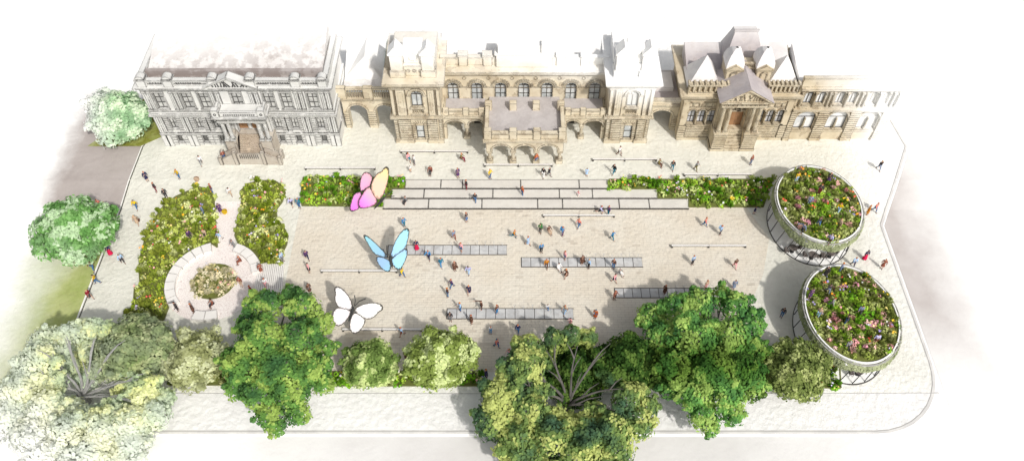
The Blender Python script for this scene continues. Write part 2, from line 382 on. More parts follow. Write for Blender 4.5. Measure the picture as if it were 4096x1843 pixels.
def relief(mb, pts_c, y, n, seed, sx, sz, m=0):   # carved figures in a tympanum
    rd = random.Random(seed); cx, cz = pts_c
    for i in range(n):
        t = (i+0.5)/n*2-1; x = cx+t*sx; h = sz*(1-abs(t))*0.9+0.08
        a = rd.uniform(-0.7, 0.7)
        mb.tube((x, y, cz), (x+h*math.sin(a)*0.8, y-0.05, cz+h*math.cos(a)), 0.09, 0.05, 5, m)
        mb.cyl(x+h*math.sin(a)*0.8, y-0.05, cz+h*math.cos(a)*0.92, cz+h*math.cos(a)*0.92+0.14, 0.07, 0.05, 6, m)

# ------------------------------------------------------------------ white classical building (left)
def west_block():
    x0, x1, y, yb = -41.5, -20.5, 67.7, 75.6
    T = thing('classical_building', 'white stone classical building with pediment, paired pilasters and curved entrance stairs', 'building', (-31, y, 0))
    C1 = [-39.8, -36.7, -34.75, -31.05, -27.45, -25.5, -22.5]
    C0 = [-39.5, -36.5, -34.5, -27.35, -25.35, -22.35]
    holes = [rect(c, 6.05, 8.4, 1.15) for c in C1] + [rect(c, 2.85, 4.35, 0.8) for c in C0] + [rect(c, 0.6, 1.7, 0.66) for c in C0] + [rect(-30.7, 2.72, 5.5, 2.9)]
    mb = MB(); mb.wall([(x0,-0.05),(x1,-0.05),(x1,9.3),(x0,9.3)], holes, y, 0.34)
    mb.box(x0+0.001, x1-0.001, y+0.345, yb, -0.05, 9.3)
    mb.add([(x0,y,-.05),(x0,y+.35,-.05),(x0,y+.35,9.3),(x0,y,9.3)], [(3,2,1,0)]); mb.add([(x1,y,-.05),(x1,y+.35,-.05),(x1,y+.35,9.3),(x1,y,9.3)], [(0,1,2,3)])
    mb.build('wall', ST_W, T)
    tr = MB()
    ring(tr, x0, x1, y, yb, 1.85, 2.12, 0.14); ring(tr, x0, x1, y, yb, 2.12, 2.24, 0.07)
    ring(tr, x0, x1, y, yb, 4.78, 4.95, 0.12); ring(tr, x0, x1, y, yb, 4.95, 5.2, 0.34); ring(tr, x0, x1, y, yb, 5.2, 5.62, 0.1); ring(tr, x0, x1, y, yb, 5.62, 5.78, 0.2)
    ring(tr, x0, x1, y, yb, 8.7, 8.92, 0.10); ring(tr, x0, x1, y, yb, 8.92, 9.12, 0.04); ring(tr, x0, x1, y, yb, 9.12, 9.3, 0.36); ring(tr, x0, x1, y, yb, 9.3, 9.44, 0.58)
    n = 62
    for i in range(n):
        x = x0-0.3+(x1-x0+0.6)*i/(n-1); tr.box(x-0.06, x+0.06, y-0.3, y-0.03, 8.99, 9.11)
    tr.build('cornice', ST_W, T)
    pa = MB()
    pa.box(x0-0.1, x1+0.1, y-0.12, y+0.4, 9.44, 9.72); pa.box(x0-0.1, x1+0.1, y-0.02, y+0.3, 9.72, 10.06); pa.box(x0-0.12, x1+0.12, y-0.16, y+0.44, 10.06, 10.28)
    for xs, sg in ((x0, 1), (x1, -1)): pa.box(xs-0.1*sg, xs+0.55*sg, y+0.45, yb, 9.44, 10.27)
    pa.build('parapet', ST_W, T)
    orn = MB()
    for a, b in ((-40.2,-38.7),(-37.3,-34.4),(-28.2,-24.7),(-23.3,-21.5)):
        k = int((b-a)/0.26)
        for i in range(k):
            x = a+(b-a)*(i+.5)/k; orn.arch(x, 9.80, 0.05, 0.10, y-0.06, y-0.021, 0, 360, 7)
    orn.build('frieze_carving', GR_W, T)
    for x in (-40.95, -38.0, -33.05, -28.9, -23.95, -20.95):
        p = MB(); p.box(x-0.52, x+0.52, y-0.34, y+0.62, 9.45, 10.5)
        p.prism([(x-0.5,10.5),(x+0.5,10.5)]+[(x+0.5*math.cos(R(a)),10.5+0.42*math.sin(R(a))) for a in range(0,181,20)][1:-1], y-0.3, y+0.58)
        p.box(x-0.6, x+0.6, y-0.42, y+0.7, 10.36, 10.5); p.build('pedestal', ST_W, T)
    # pediment
    pd = MB(); xa, xb, xm = -34.2, -28.3, -31.25
    pd.prism([(xa,9.46),(xb,9.46),(xm,10.85)], y-0.3, y+0.5)
    for s_, e in (((xa-0.15,9.46),(xm,11.12)), ((xb+0.15,9.46),(xm,11.12))):
        dx, dz = e[0]-s_[0], e[1]-s_[1]; L = math.hypot(dx,dz); nx, nz = -dz/L*0.26, dx/L*0.26
        if nz > 0: nx, nz = -nx, -nz
        pd.prism([s_, e, (e[0], e[1]-0.3), (s_[0]-nx*0.2, s_[1]-0.04)], y-0.62, y+0.55)
    pdo = pd.build('pediment', ST_W, T)
    rl = MB(); relief(rl, (xm, 9.55), y-0.34, 13, 3, 2.0, 0.95); rl.build('relief', GR_W, pdo)
    # pilasters: upper and lower orders
    for x, w in ((-41.25,.5),(-40.75,.42),(-38.25,.42),(-37.72,.42),(-33.75,.46),(-33.1,.46),(-29.35,.46),(-28.75,.46),(-24.25,.42),(-23.72,.42),(-21.3,.42),(-20.75,.5)):
        p = MB(); p.box(x-w/2, x+w/2, y-0.16, y+0.01, 5.8, 8.68); p.box(x-w/2-.06, x+w/2+.06, y-0.22, y+0.01, 5.79, 6.0); p.box(x-w/2-.06, x+w/2+.06, y-0.22, y+0.01, 8.45, 8.69)
        if not -33.6 < x < -28: p.box(x-w/2, x+w/2, y-0.14, y+0.01, 2.26, 4.76); p.box(x-w/2-.1, x+w/2+.1, y-0.17, y+0.01, 0.0, 1.83)
        p.build('pilaster', ST_W, T)
    gr = MB()
    for c in C0:
        for a, b in ((c-1.05, c-0.44), (c+0.44, c+1.05)): jt = MB(); rustic(jt, gr, [(a, b)], y, 2.3, 4.7, 0.3, 0.05); jt.build('rustication', ST_W, T)
        for a, b in ((c-1.0, c-0.36), (c+0.36, c+1.0)): jt = MB(); rustic(jt, gr, [(a, b)], y, 0.1, 1.8, 0.42, 0.05); jt.build('rustication', ST_W, T)
    for c in C0: fan(gr, c, 4.35, 0.8, y-0.03, 7, 0.42)
    for z, p in ((1.85,.1),(4.78,.04),(4.95,.26),(5.62,.15),(8.7,.05),(9.12,.24)): under(gr, x0, x1, y, z, p)  # painted shadow strips share this mesh with the real joints
    for x, w in ((-41.25,.5),(-40.75,.42),(-38.25,.42),(-37.72,.42),(-33.75,.46),(-33.1,.46),(-29.35,.46),(-28.75,.46),(-24.25,.42),(-23.72,.42),(-21.3,.42),(-20.75,.5)):
        for q in (x-w/2-.05, x+w/2, x-.03):
            gr.box(q, q+.05, y-(.165 if q == x-.03 else .05), y-(.155 if q == x-.03 else 0), 6.0, 8.45)
            if not -33.6 < x < -28: gr.box(q, q+.05, y-(.145 if q == x-.03 else .05), y-(.135 if q == x-.03 else 0), 2.3, 4.7)
    gr.build('joint_and_shade', GR_W, T)
    for c in C1: window(T, c, 6.05, 8.4, 1.15, y, FRM_W, GL_W, ST_W, nv=1, nh=2, sur=0.16, proud=0.1)
    for c in C0: window(T, c, 2.85, 4.35, 0.8, y, FRM_W, GL_W, ST_W, nv=1, nh=1, sur=0)
    for c in C0:
        window(T, c, 0.6, 1.7, 0.66, y, FRM_W, GL_W, ST_W, nv=4, nh=0, sur=0.05)
    # roof
    gt = MB(); gt.box(x0+0.5, x1-0.5, y+0.46, y+2.2, 9.31, 9.6); gt.box(x0+0.6, x1-0.6, y+1.4, y+1.9, 9.6, 10.3); gt.build('gutter', GUT_W, T)
    rf = MB(); a, b = x0+0.7, x1-0.7
    rf.add([(a,y+1.9,9.9),(b,y+1.9,9.9),(b,yb,11.6),(a,yb,11.6),(a,y+1.9,9.3),(a,yb,9.3),(b,y+1.9,9.3),(b,yb,9.3)], [(0,1,2,3),(0,3,5,4),(1,6,7,2),(3,2,7,5)])
    rf.build('roof', RF_W, T)
    # porch
    px0, px1, py = -33.3, -27.85, 65.6
    po = MB()
    for a, b in ((px0, -31.95), (-29.35, px1)): po.box(a, b, py, y-0.01, 0, 2.72)
    po.box(-31.95, -29.35, 66.9, y-0.01, 0, 2.70)
    po.build('porch_base', STAIRW, T)
    en = MB(); ring(en, px0, px1, py, y-0.4, 5.75, 6.05, 0.06); ring(en, px0, px1, py, y-0.4, 6.05, 6.4, -0.02); ring(en, px0, px1, py, y-0.4, 6.4, 6.6, 0.22); ring(en, px0, px1, py, y-0.4, 6.6, 6.74, 0.4)
    for a, b, c, d in ((px0-.1,px1+.1,py-.1,py+.25),): en.box(a, b, c, d, 6.74, 7.4)
    en.box(px0-.1, px0+.25, py+.25, y-.35, 6.74, 7.39); en.box(px1-.25, px1+.1, py+.25, y-.35, 6.74, 7.39)
    for x in (px0+.15, px1-.15): en.box(x-.42, x+.42, py-.2, py+.5, 6.75, 7.75)
    en.build('porch_entablature', ST_W, T)
    oc = MB()
    for i in range(15): oc.arch(-32.2+i*0.24, 7.05, 0.05, 0.1, py-0.15, py-0.1, 0, 360, 7)
    for x in (px0+.15, px1-.15): oc.arch(x, 7.2, .1, .17, py-.25, py-.2, 0, 360, 9)
    oc.build('porch_carving', GR_W, T)
    for x in (-33.0, -32.35, -28.95, -28.2):
        c = MB(); c.cyl(x, py+0.35, 3.0, 5.5, 0.23, 0.19, 12); c.box(x-.29, x+.29, py+.06, py+.64, 2.73, 3.0); c.box(x-.27, x+.27, py+.08, py+.62, 5.5, 5.74); c.build('column', ST_W, T)
    for x in (-33.0, -32.1, -29.2, -28.2):
        c = MB(); c.box(x-.2, x+.2, y-0.5, y-0.02, 2.73, 5.74); c.build('porch_pilaster', ST_W, T)
    for a, b in ((-32.1,-30.95),(-30.45,-29.3)):
        d = MB(); d.box(a, b, y+0.12, y+0.2, 2.74, 5.1); 
        for q in (0.25, 0.75): d.box(a+(b-a)*q-.2, a+(b-a)*q+.2, y+.08, y+.12, 3.0, 4.8)
        d.build('door', WD, T)
    c = MB(); c.box(-30.93, -30.47, y+0.02, y+0.3, 2.72, 5.5); c.box(-32.1, -29.3, y+0.1, y+0.3, 5.12, 5.49); c.build('door_surround', ST_W, T)
    # stairs
    stp = MB(); n = 9
    for i in range(n):
        ya = 65.35+i*(66.9-65.35)/n; stp.box(-31.9, -29.4, ya, 66.9+0.001*i, 1.1+i*0.18-0.02 if i else 0.0, 1.1+(i+1)*0.178)
    stp.box(-32.3, -29.75+.75, 64.75, 65.35, 0, 1.1)
    n = 6
    for sg in (-1, 1):
        xe = -32.3 if sg < 0 else -29.0
        for i in range(n):
            xa = xe+sg*(i*0.27); stp.box(xa, xa+sg*0.27, 64.78, 65.5, 0, 1.1-(i+1)*0.165)
    stp.build('stair', STAIR, T)
    bal = MB()
    bal.box(-32.2, -29.1, 64.55, 64.74, 0, 1.75)
    for sg in (-1, 1):
        xe = -32.2 if sg < 0 else -29.1
        P = [(xe, 0), (xe+sg*1.9, 0), (xe+sg*1.9, 0.85), (xe+sg*0.4, 1.75), (xe, 1.75)]
        bal.prism(P, 64.5, 64.72); bal.prism(P, 65.53, 65.72)
        bal.box(xe+sg*1.72, xe+sg*2.12, 64.42, 64.84, 0, 1.25); bal.box(xe+sg*1.72, xe+sg*2.12, 65.46, 65.86, 0, 1.25)
        bal.box(xe-sg*0.12, xe+sg*0.3, 64.44, 64.8, 0, 2.05)
        xs = -31.95 if sg < 0 else -29.35
        bal.prism([(xs, 0), (xs+sg*0.24, 0), (xs+sg*0.24, 2.6), (xs, 2.6)], 65.4, 65.58)
        pts = [(65.55, 1.9), (66.9, 3.35), (66.9, 2.5), (65.55, 1.0)]
        bal.add([(xs+sg*o, yy, zz) for o in (0.0, 0.2) for yy, zz in pts], [(0,1,2,3),(7,6,5,4),(0,4,5,1),(1,5,6,2),(2,6,7,3),(3,7,4,0)])
    bal.build('stair_balustrade', STAIRW, T)
    bb = MB(); balusters(bb, -31.8, -29.5, 64.53, 1.0, 1.65, 0.22, r=0.05); bb.build('baluster', GR_W, T)
west_block()

# ------------------------------------------------------------------ arcade between the two
def arcade(name, label, x0, x1, y, cs, w, zs, zt, zp, stone, gm, roof_m, piers, k=0.8, yback=None, bal=True):
    T = thing(name, label, 'arcade', ((x0+x1)/2, y, 0))
    mb = MB()
    top = [archpoly(c, -0.05, zs, w, 12, k) for c in cs]
    # open arches: build outline with notches from the ground up
    pts = [(x0, -0.05)]
    for c in cs:
        r = w/2; pts += [(c-r, -0.05)] + [(c+r*math.cos(math.pi*(1-i/12)), zs+k*r*math.sin(math.pi*i/12)) for i in range(13)] + [(c+r, -0.05)]
    pts += [(x1, -0.05), (x1, zt), (x0, zt)]
    mb.wall(pts, [], y, 0.9, 0, back=True)
    mb.build('wall', stone, T)
    t = MB(); g = MB()
    for c in cs: 
        for i in range(12):
            pass
        P0 = [(c+(w/2+0.02)*math.cos(math.pi*i/12), zs+k*(w/2+0.02)*math.sin(math.pi*i/12)) for i in range(13)]
        P1 = [(c+(w/2+0.26)*math.cos(math.pi*i/12), zs+(k*(w/2)+0.26)*math.sin(math.pi*i/12)) for i in range(13)]
        for i in range(12): t.prism([P0[i], P1[i], P1[i+1], P0[i+1]], y-0.09, y+0.01)
    t.box(x0, x1, y-0.12, y+0.95, zt, zt+0.22); t.box(x0, x1, y-0.25, y+1.0, zt+0.22, zt+0.4)
    rail = zp-0.22
    t.box(x0, x1, y-0.1, y+0.4, rail, zp)
    for p in piers: t.box(p-0.55, p+0.55, y-0.16, y+0.46, zt+0.4, zp+0.1)
    if not bal: t.box(x0, x1, y, y+0.3, zt+0.4, rail)
    t.build('cornice', stone, T)
    if bal:
        b = MB(); balusters(b, x0+0.1, x1-0.1, y+0.12, zt+0.4, rail, 0.27); b.build('balustrade', stone, T)
    rg = MB()
    for a, b in zip([x0]+[c+w/2 for c in cs], [c-w/2 for c in cs]+[x1]):
        if b-a > 0.2: rj = MB(); rustic(rj, rg, [(a, b)], y, 0.3, zs-0.1, 0.34, 0.05); rj.build('rustication', stone, T)
    if rg.v: rg.build('joint_and_shade', gm, T)
    im = MB()
    for a, b in zip([x0]+[c+w/2 for c in cs], [c-w/2 for c in cs]+[x1]):
        if b-a > 0.2: im.box(a-0.02 if a > x0 else a, b+0.02 if b < x1 else b, y-0.12, y+0.92, zs-0.1, zs+0.1)
    if im.v: im.build('impost', stone, T)
    return T
A1 = arcade('arcade', 'cream two-arch gateway with balustrade joining the white building to the clock-less tower', -20.2, -13.9, 70.6, [-18.45, -15.2], 2.2, 2.7, 4.5, 6.4, ST_M, GR_M, RF_M, [-16.85, -20.0], k=1.0)
A1['label'] = 'cream stone gateway with two round arches and balustrade beside the white building'
rf = MB(); rf.add([(-20.0,71.6,5.3),(-14.0,71.6,5.3),(-14.0,73.5,5.3),(-20,73.5,5.3)], [(0,1,2,3)])
rf.add([(-20.0,73.5,5.3),(-15.6,73.5,5.3),(-17.6,75.3,7.2),(-20.0,79,7.3),(-17.6,79,7.3),(-15.6,79,5.3)], [(0,1,2),(1,5,4,2),(0,2,4,3)])
rf.build('roof', RF_W, A1)
gr_ = MB(); gr_.add([(-15.5,73.5,5.2),(-13.9,73.5,5.2),(-13.9,80,6.0),(-15.5,80,6.0)], [(0,1,2,3)])
for i in range(5): gr_.box(-15.5, -13.9, 74+i*1.3, 74.08+i*1.3, 5.15+i*0.13, 5.42+i*0.14)
gr_.build('glazed_roof', GREENROOF, A1)
A2 = arcade('arcade', 'low cream arch linking the town hall to the pedimented building', 16.15, 19.85, 70.2, [17.9], 2.6, 2.3, 3.9, 5.0, ST_M, GR_M, RF_M, [], k=0.8, bal=False)
A2['label'] = 'single low cream arch with flat lead roof left of the gabled columned porch'
rf = MB(); rf.box(16.2, 19.8, 71.0, 76, 4.35, 4.5); rf.build('roof', RF_R, A2)
gd_ = MB(); gd_.box(16.6, 19.2, 72.2, 75, 4.5, 5.1); gd_.build('skylight', RF_RL, A2)

# ------------------------------------------------------------------ cream town hall (middle)
def town_hall():
    T = thing('town_hall', 'cream stone hall with seven tall arched windows, two end towers and an arcaded entrance porch', 'building', (1.2, 71.5, 0))
    yw = 71.5
    WC = [-6.95, -4.14, -1.35, 1.39, 4.13, 6.95, 9.75]
    xa, xb = -8.25, 11.15
    mb = MB()
    holes = [archpoly(c, 3.4, 5.9, 1.3) for c in WC] 
    mb.wall([(xa,3.1),(xb,3.1),(xb,8.3),(xa,8.3)], holes, yw, 0.4)
    mb.box(xa, xb, yw+0.405, 77, -0.05, 8.3)
    mb.box(xa, xb, yw-0.004, yw+0.4, -0.05, 3.1)
    mb.build('wall', ST_M, T)
    tr = MB()
    for c in WC:
        tr.arch(c, 5.95, 0.86, 1.0, yw-0.16, yw+0.01); tr.arch(c, 5.95, 0.98, 1.16, yw-0.1, yw+0.01)
    for a, b in zip([xa]+[c+0.86 for c in WC], [c-0.86 for c in WC]+[xb]): tr.box(a, b, yw-0.12, yw+0.01, 5.82, 5.98)
    for a, b in zip(WC, WC[1:]): tr.arch((a+b)/2, 7.2, 0.16, 0.25, yw-0.07, yw+0.01, 0, 360, 12)
    tr.box(xa, xb, yw-0.12, yw+0.01, 7.75, 7.95)
    tr.build('moulding', ST_M, T)
    ml = MB()
    for z, p in ((7.75,.06),(8.16,.4),(5.82,.05)): ml.box(xa, xb, yw-p, yw-.005, z-.09, z-.002)  # dark strips stand in for shadow beneath the mouldings
    for z, y_ in ((3.68,68.75-.22),(4.55,68.75-.07)):
        for q0, q1 in ((-8.15,-3.15),(6.15,11.05)): ml.box(q0, q1, y_, y_+.1, z-.08, z-.002)
    ml.box(-3.2, 6.15, 64.45, 64.69, 3.7, 3.778); ml.box(-3.1, 6.05, 64.64, 64.7, 4.77, 4.848); ml.build('joint_and_shade', GR_M, T)
    co = MB(); co.box(xa, xb, yw-0.25, yw+0.4, 7.96, 8.16); co.box(xa, xb, yw-0.6, yw+0.4, 8.16, 8.45); co.box(xa, xb, yw-0.7, yw+2.2, 8.45, 8.6); co.build('cornice', ST_M, T)
    pa = MB(); pa.box(xa, xb, yw+0.6, yw+1.0, 8.6, 9.6); pa.box(xa, xb, yw+0.5, yw+1.1, 9.6, 9.8)
    for x in (-5.6, -2.8, 5.6, 8.4): pa.box(x-0.5, x+0.5, yw+0.4, yw+1.2, 8.61, 10.0); pa.box(x-0.6, x+0.6, yw+0.3, yw+1.3, 10.0, 10.2)
    pa.box(-1.8, 4.6, yw+0.2, yw+1.2, 8.62, 10.4); pa.box(-2.0, 4.8, yw+0.1, yw+1.3, 10.4, 10.7)
    pa.box(-1.6, -0.5, yw+0.1, yw+1.3, 10.7, 12); pa.box(3.3, 4.4, yw+0.1, yw+1.3, 10.7, 12); pa.box(-0.5, 3.3, yw+0.4, yw+1.2, 10.7, 11.6)
    pa.build('parapet', ST_M, T)
    rf = MB(); rf.add([(xa,yw+1.3,8.9),(xb,yw+1.3,8.9),(xb,76.98,9.9),(xa,76.98,9.9)], [(0,1,2,3)]); rf.build('roof', RF_MF, T)
    for c in WC: window(T, c, 3.4, 5.9, 1.3, yw, FRM_M, GL_M, ST_M, arch=True, nv=1, nh=1, tracery=True, sur=0.1, rec=0.3)
    # end towers
    for (tx0, tx1) in ((-13.85, -8.2), (11.1, 16.15)):
        y, yb = 68.3, 76; cx = (tx0+tx1)/2+0.15; w = tx1-tx0
        t = MB()
        t.wall([(tx0,-.05),(tx1,-.05),(tx1,9.0),(tx0,9.0)], [rect(cx, 0.55, 2.75, 0.95), archpoly(cx, 5.75, 7.5, 1.25), rect(cx, 4.62, 5.45, 1.25)], y, 0.4)
        t.box(tx0, tx1, y+0.405, yb, -.05, 9.0)
        t.add([(tx0,y,-.05),(tx0,y+.41,-.05),(tx0,y+.41,9),(tx0,y,9)], [(3,2,1,0)]); t.add([(tx1,y,-.05),(tx1,y+.41,-.05),(tx1,y+.41,9),(tx1,y,9)], [(0,1,2,3)])
        tw = t.build('tower', ST_M, T)
        d = MB()
        d.box(tx0-.08, cx-.8, y-.32, y+.01, -.05, .55); d.box(cx+.8, tx1+.08, y-.32, y+.01, -.05, .55); d.box(cx-.8, cx+.8, y-.12, y+.01, -.05, .5)
        ring(d, tx0, tx1, y, yb, 3.82, 4.0, 0.12); ring(d, tx0, tx1, y, yb, 4.0, 4.2, 0.36); ring(d, tx0, tx1, y, yb, 4.2, 4.4, 0.16)
        ring(d, tx0, tx1, y, yb, 8.35, 8.55, 0.1); ring(d, tx0, tx1, y, yb, 8.85, 9.05, 0.2); ring(d, tx0, tx1, y, yb, 9.05, 9.3, 0.5); ring(d, tx0, tx1, y, yb, 9.3, 9.55, 0.66)
        # pilasters above
        for a, b in ((tx0, tx0+.42), (tx0+.62, cx-1.25), (cx+1.25, tx1-.62), (tx1-.42, tx1)):
            d.box(a+.02, b-.02, y-.15, y+.01, 4.42, 8.34)
            if b-a > .6: d.box(a+.28, b-.28, y-.17, y-.151, 4.8, 8.0)
        d.arch(cx, 7.5, .82, 1.06, y-.18, y+.01); d.box(cx-1.15, cx-.66, y-.16, y+.01, 7.36, 7.52); d.box(cx+.66, cx+1.15, y-.16, y+.01, 7.36, 7.52)
        d.box(cx-.85, cx+.85, y-.22, y+.02, 5.46, 5.66); d.box(cx-.85, cx+.85, y-.18, y+.02, 4.44, 4.6)
        d.build('moulding', ST_M, tw)
        bl = MB(); balusters(bl, cx-.6, cx+.6, y+.1, 4.62, 5.45, .2, r=.06); bl.box(cx-.62, cx+.62, y+.3, y+.38, 4.62, 5.45); bl.build('balcony', ST_M, tw)
        j, g = MB(), MB()
        rustic(j, g, [(tx0+.02, tx0+.4)], y-.06, .6, 3.8, .3); rustic(j, g, [(tx0+.55, cx-.95)], y-.2, .56, 3.8, .3); rustic(j, g, [(cx+.95, tx1-.55)], y-.2, .56, 3.8, .3); rustic(j, g, [(tx1-.4, tx1-.02)], y-.06, .6, 3.8, .3)
        rustic(j, g, [(cx-.93, cx-.5), (cx+.5, cx+.93)], y, .56, 2.75, .3)
        j.box(tx0+.55, cx-.96, y-.18, y+.01, .55, 3.81); j.box(cx+.96, tx1-.55, y-.18, y+.01, .55, 3.81)
        fan(g, cx, 2.78, 1.0, y-.03, 8, .62)
        for z, p in ((4.0,.28),(8.35,.06),(8.85,.14),(9.05,.4)): under(g, tx0, tx1, y, z, p)  # painted shadow strips below the tower courses
        for q in (tx0+.44, tx0+.55, cx-1.24, cx+1.2, tx1-.62, tx1-.5): g.box(q, q+.06, y-.06, y-.001, 4.42, 8.3)
        j.build('rustication', ST_M, tw); g.build('joint_and_shade', GR_M, tw)
        window(T, cx, .55, 2.75, .95, y, FRM_M, GL_M, ST_M, nv=0, nh=1, sur=0.02)
        window(T, cx, 5.75, 7.5, 1.25, y, FRM_M, GL_M, ST_M, arch=True, nv=1, nh=0, tracery=True, sur=.1)
        # attic stage set back above the cornice
        a = MB(); ax0, ax1 = tx0+.35, tx1-.35
        a.box(ax0, ax1, y+.9, yb-1, 9.55, 10.9)
        for u in (ax0+.75, ax1-.75):
            a.box(u-.85, u+.85, y+.55, y+2.2, 9.56, 10.4); a.box(u-.7, u+.7, y+.7, y+2.1, 10.4, 12.6); a.box(u-.85, u+.85, y+.55, y+2.2, 12.6, 12.85)
            a.prism([(u-.8,12.85),(u+.8,12.85),(u,13.8)], y+.6, y+2.1)
        for q in (-.7, 0, .7): a.arch(cx+q, 10.25, .13, .22, y+.82, y+.9, 0, 360, 10)
        a.box(ax0, ax1, y+.8, yb-1, 10.9, 11.1); a.box(cx-1.1, cx+1.1, y+1.2, y+3, 11.1, 13.2)
        a.arch(cx, 12.0, .45, .6, y+1.12, y+1.2, 0, 360, 12)
        a.build('attic', ST_M, tw)
    # ground floor side arcades with their parapets
    for (sx0, sx1, cols) in ((-8.15, -3.15, [-5.4]), (6.15, 11.05, [8.3])):
        y = 68.75
        edges = [sx0] + cols + [sx1]
        pts = [(sx0, 2.0)]
        for a, b in zip(edges, edges[1:]):
            a2, b2 = a+.28, b-.28; c, r = (a2+b2)/2, (b2-a2)/2
            pts += [(c+r*math.cos(math.pi*(1-i/10)), 2.3+.75*math.sin(math.pi*i/10)) for i in range(11)]
            if b != sx1: pts += [(b-.27, 2.0), (b+.27, 2.0)]
        pts += [(sx1, 2.0), (sx1, 3.5), (sx0, 3.5)]
        m = MB(); m.wall(pts, [], y, .55, 0, back=True)
        m.box(sx0, sx1, y-.1, y+.6, 3.5, 3.68); m.box(sx0, sx1, y-.32, y+.7, 3.68, 3.95)
        m.box(sx0, sx1, y-.05, y+.25, 3.95, 4.55); m.box(sx0, sx1, y-.1, y+.32, 4.55, 4.72)
        for x in [sx0+.4] + cols + [sx1-.4]: m.box(x-.34, x+.34, y-.14, y+.38, 3.96, 4.85)
        for a, b in zip(edges, edges[1:]):
            c, r = (a+b)/2, (b-a)/2-.28
            for i in range(10):
                q = [(c+rr*math.cos(math.pi*t/10), 2.3+hh*math.sin(math.pi*t/10)) for rr, hh, t in ((r+.02,.77,i),(r+.18,.95,i),(r+.18,.95,i+1),(r+.02,.77,i+1))]
                m.prism(q, y-.07, y+.01)
        m.build('arcade', ST_M, T)
        for x in cols:
            c = MB(); c.box(x-.38, x+.38, y-.1, y+.66, 0, .5); c.cyl(x, y+.28, .5, .62, .32, .26, 10); c.cyl(x, y+.28, .62, 1.8, .2, .17, 10); c.box(x-.3, x+.3, y-.03, y+.59, 1.8, 2.0); c.build('column', ST_M, T)
        for x in (sx0+.2, sx1-.2):
            c = MB(); c.box(x-.2, x+.2, y+.02, y+.54, 0, 2.0); c.build('pier', ST_M, T)
        r_ = MB(); r_.box(sx0, sx1, y+.26, yw-.01, 3.96, 4.02); r_.build('flat_roof', RF_M, T)
        dr = MB(); dx = -3.9 if sx0 < 0 else 6.9
        dr.box(dx-.75, dx+.75, yw-.08, yw-.005, 0, 2.6); 
        for q in (-.38, .38): dr.arch(dx+q, 1.7, .14, .24, yw-.12, yw-.081, 0, 360, 10); dr.box(dx+q-.3, dx+q+.3, yw-.1, yw-.081, .3, 1.1)
        dr.build('door', FRM_M, T)
        wx = -6.7 if sx0 < 0 else 9.6
        window(T, wx, 1.0, 2.5, 1.6, yw-.3, FRM_M, GL_M, ST_M, nv=1, nh=0)
    # entrance porch in front
    y0, y1 = 65.0, 69.6; cols = [-2.6, .12, 2.83, 5.55]
    pts = [(-3.0, 1.95), (-2.3, 1.95)]
    for a, b in zip(cols, cols[1:]):
        c, r = (a+b)/2, (b-a)/2-.3
        pts += [(c+r*math.cos(math.pi*(1-i/10)), 2.2+.85*math.sin(math.pi*i/10)) for i in range(11)]
        pts += [(b-.29, 1.95), (b+.29, 1.95)] if b != cols[-1] else [(b-.29, 1.95), (5.95, 1.95)]
    pts += [(5.95, 3.6), (-3.0, 3.6)]
    f = MB(); f.wall(pts, [], y0-.3, .6, 0, back=True)
    for a, b in zip(cols, cols[1:]):
        c, r = (a+b)/2, (b-a)/2-.3
        for i in range(10):
            q = [(c+rr*math.cos(math.pi*t/10), 2.2+hh*math.sin(math.pi*t/10)) for rr, hh, t in ((r+.02,.87,i),(r+.2,1.07,i),(r+.2,1.07,i+1),(r+.02,.87,i+1))]
            f.prism(q, y0-.38, y0-.29)
    # side arches of the porch
    for xs in (-3.0, 5.4):
        pp = [(y0+.31, 1.95)]; c, r = (y0+.31+y1-.3)/2, (y1-.3-y0-.31)/2-.1
        for i in range(11): pp.append((c+r*math.cos(math.pi*(1-i/10)), 2.2+.85*math.sin(math.pi*i/10)))
        pp += [(y1-.3, 1.95), (y1+.25, 1.95), (y1+.25, 3.6), (y0+.31, 3.6)]
        n = len(pp); tri = mgeo.tessellate_polygon([[Vector((a, b, 0)) for a, b in pp]])
        for t in tri:
            f.add([(xs, pp[i][0], pp[i][1]) for i in t], [(0,1,2)]); f.add([(xs+.55, pp[i][0], pp[i][1]) for i in t], [(2,1,0)])
        for i in range(n):
            a, b = pp[i], pp[(i+1)%n]; f.add([(xs,a[0],a[1]),(xs,b[0],b[1]),(xs+.55,b[0],b[1]),(xs+.55,a[0],a[1])], [(0,1,2,3)])
    ring(f, -3.0, 5.95, y0-.3, y1, 3.6, 3.78, .08); ring(f, -3.0, 5.95, y0-.3, y1, 3.78, 4.05, .34)
    f.box(-3.05, 6.0, y0-.3, y0+.05, 4.05, 4.85); f.box(-3.12, 6.07, y0-.38, y0+.12, 4.85, 5.05)
    for a, b in ((-3.05,-2.7),(5.65,6.0)): f.box(a, b, y0+.13, y1+.1, 4.05, 4.86); f.box(a-.07, b+.07, y0+.13, y1+.1, 4.86, 5.04)
    for x in (-2.75, .12, 2.83, 5.7):
        f.box(x-.42, x+.42, y0-.42, y0+.3, 4.06, 5.35)
    for x in (-2.75, .12, 2.83, 5.7): f.box(x-.42, x+.42, y1-.5, y1+.2, 4.06, 5.35)
    f.build('porch', ST_M, T)
    for x in cols:
        for yy in ((y0,) if x in cols[1:3] else (y0, y1-.05)):
            c = MB(); c.box(x-.4, x+.4, yy-.4, yy+.4, 0, .55); c.cyl(x, yy, .55, .7, .34, .27, 12); c.cyl(x, yy, .7, 1.75, .22, .18, 12); c.box(x-.34, x+.34, yy-.34, yy+.34, 1.75, 1.95); c.build('column', ST_M, T)
    r_ = MB(); r_.box(-2.69, 5.64, y0+.06, yw-.02, 4.1, 4.3); r_.build('flat_roof', RF_M, T)
town_hall()

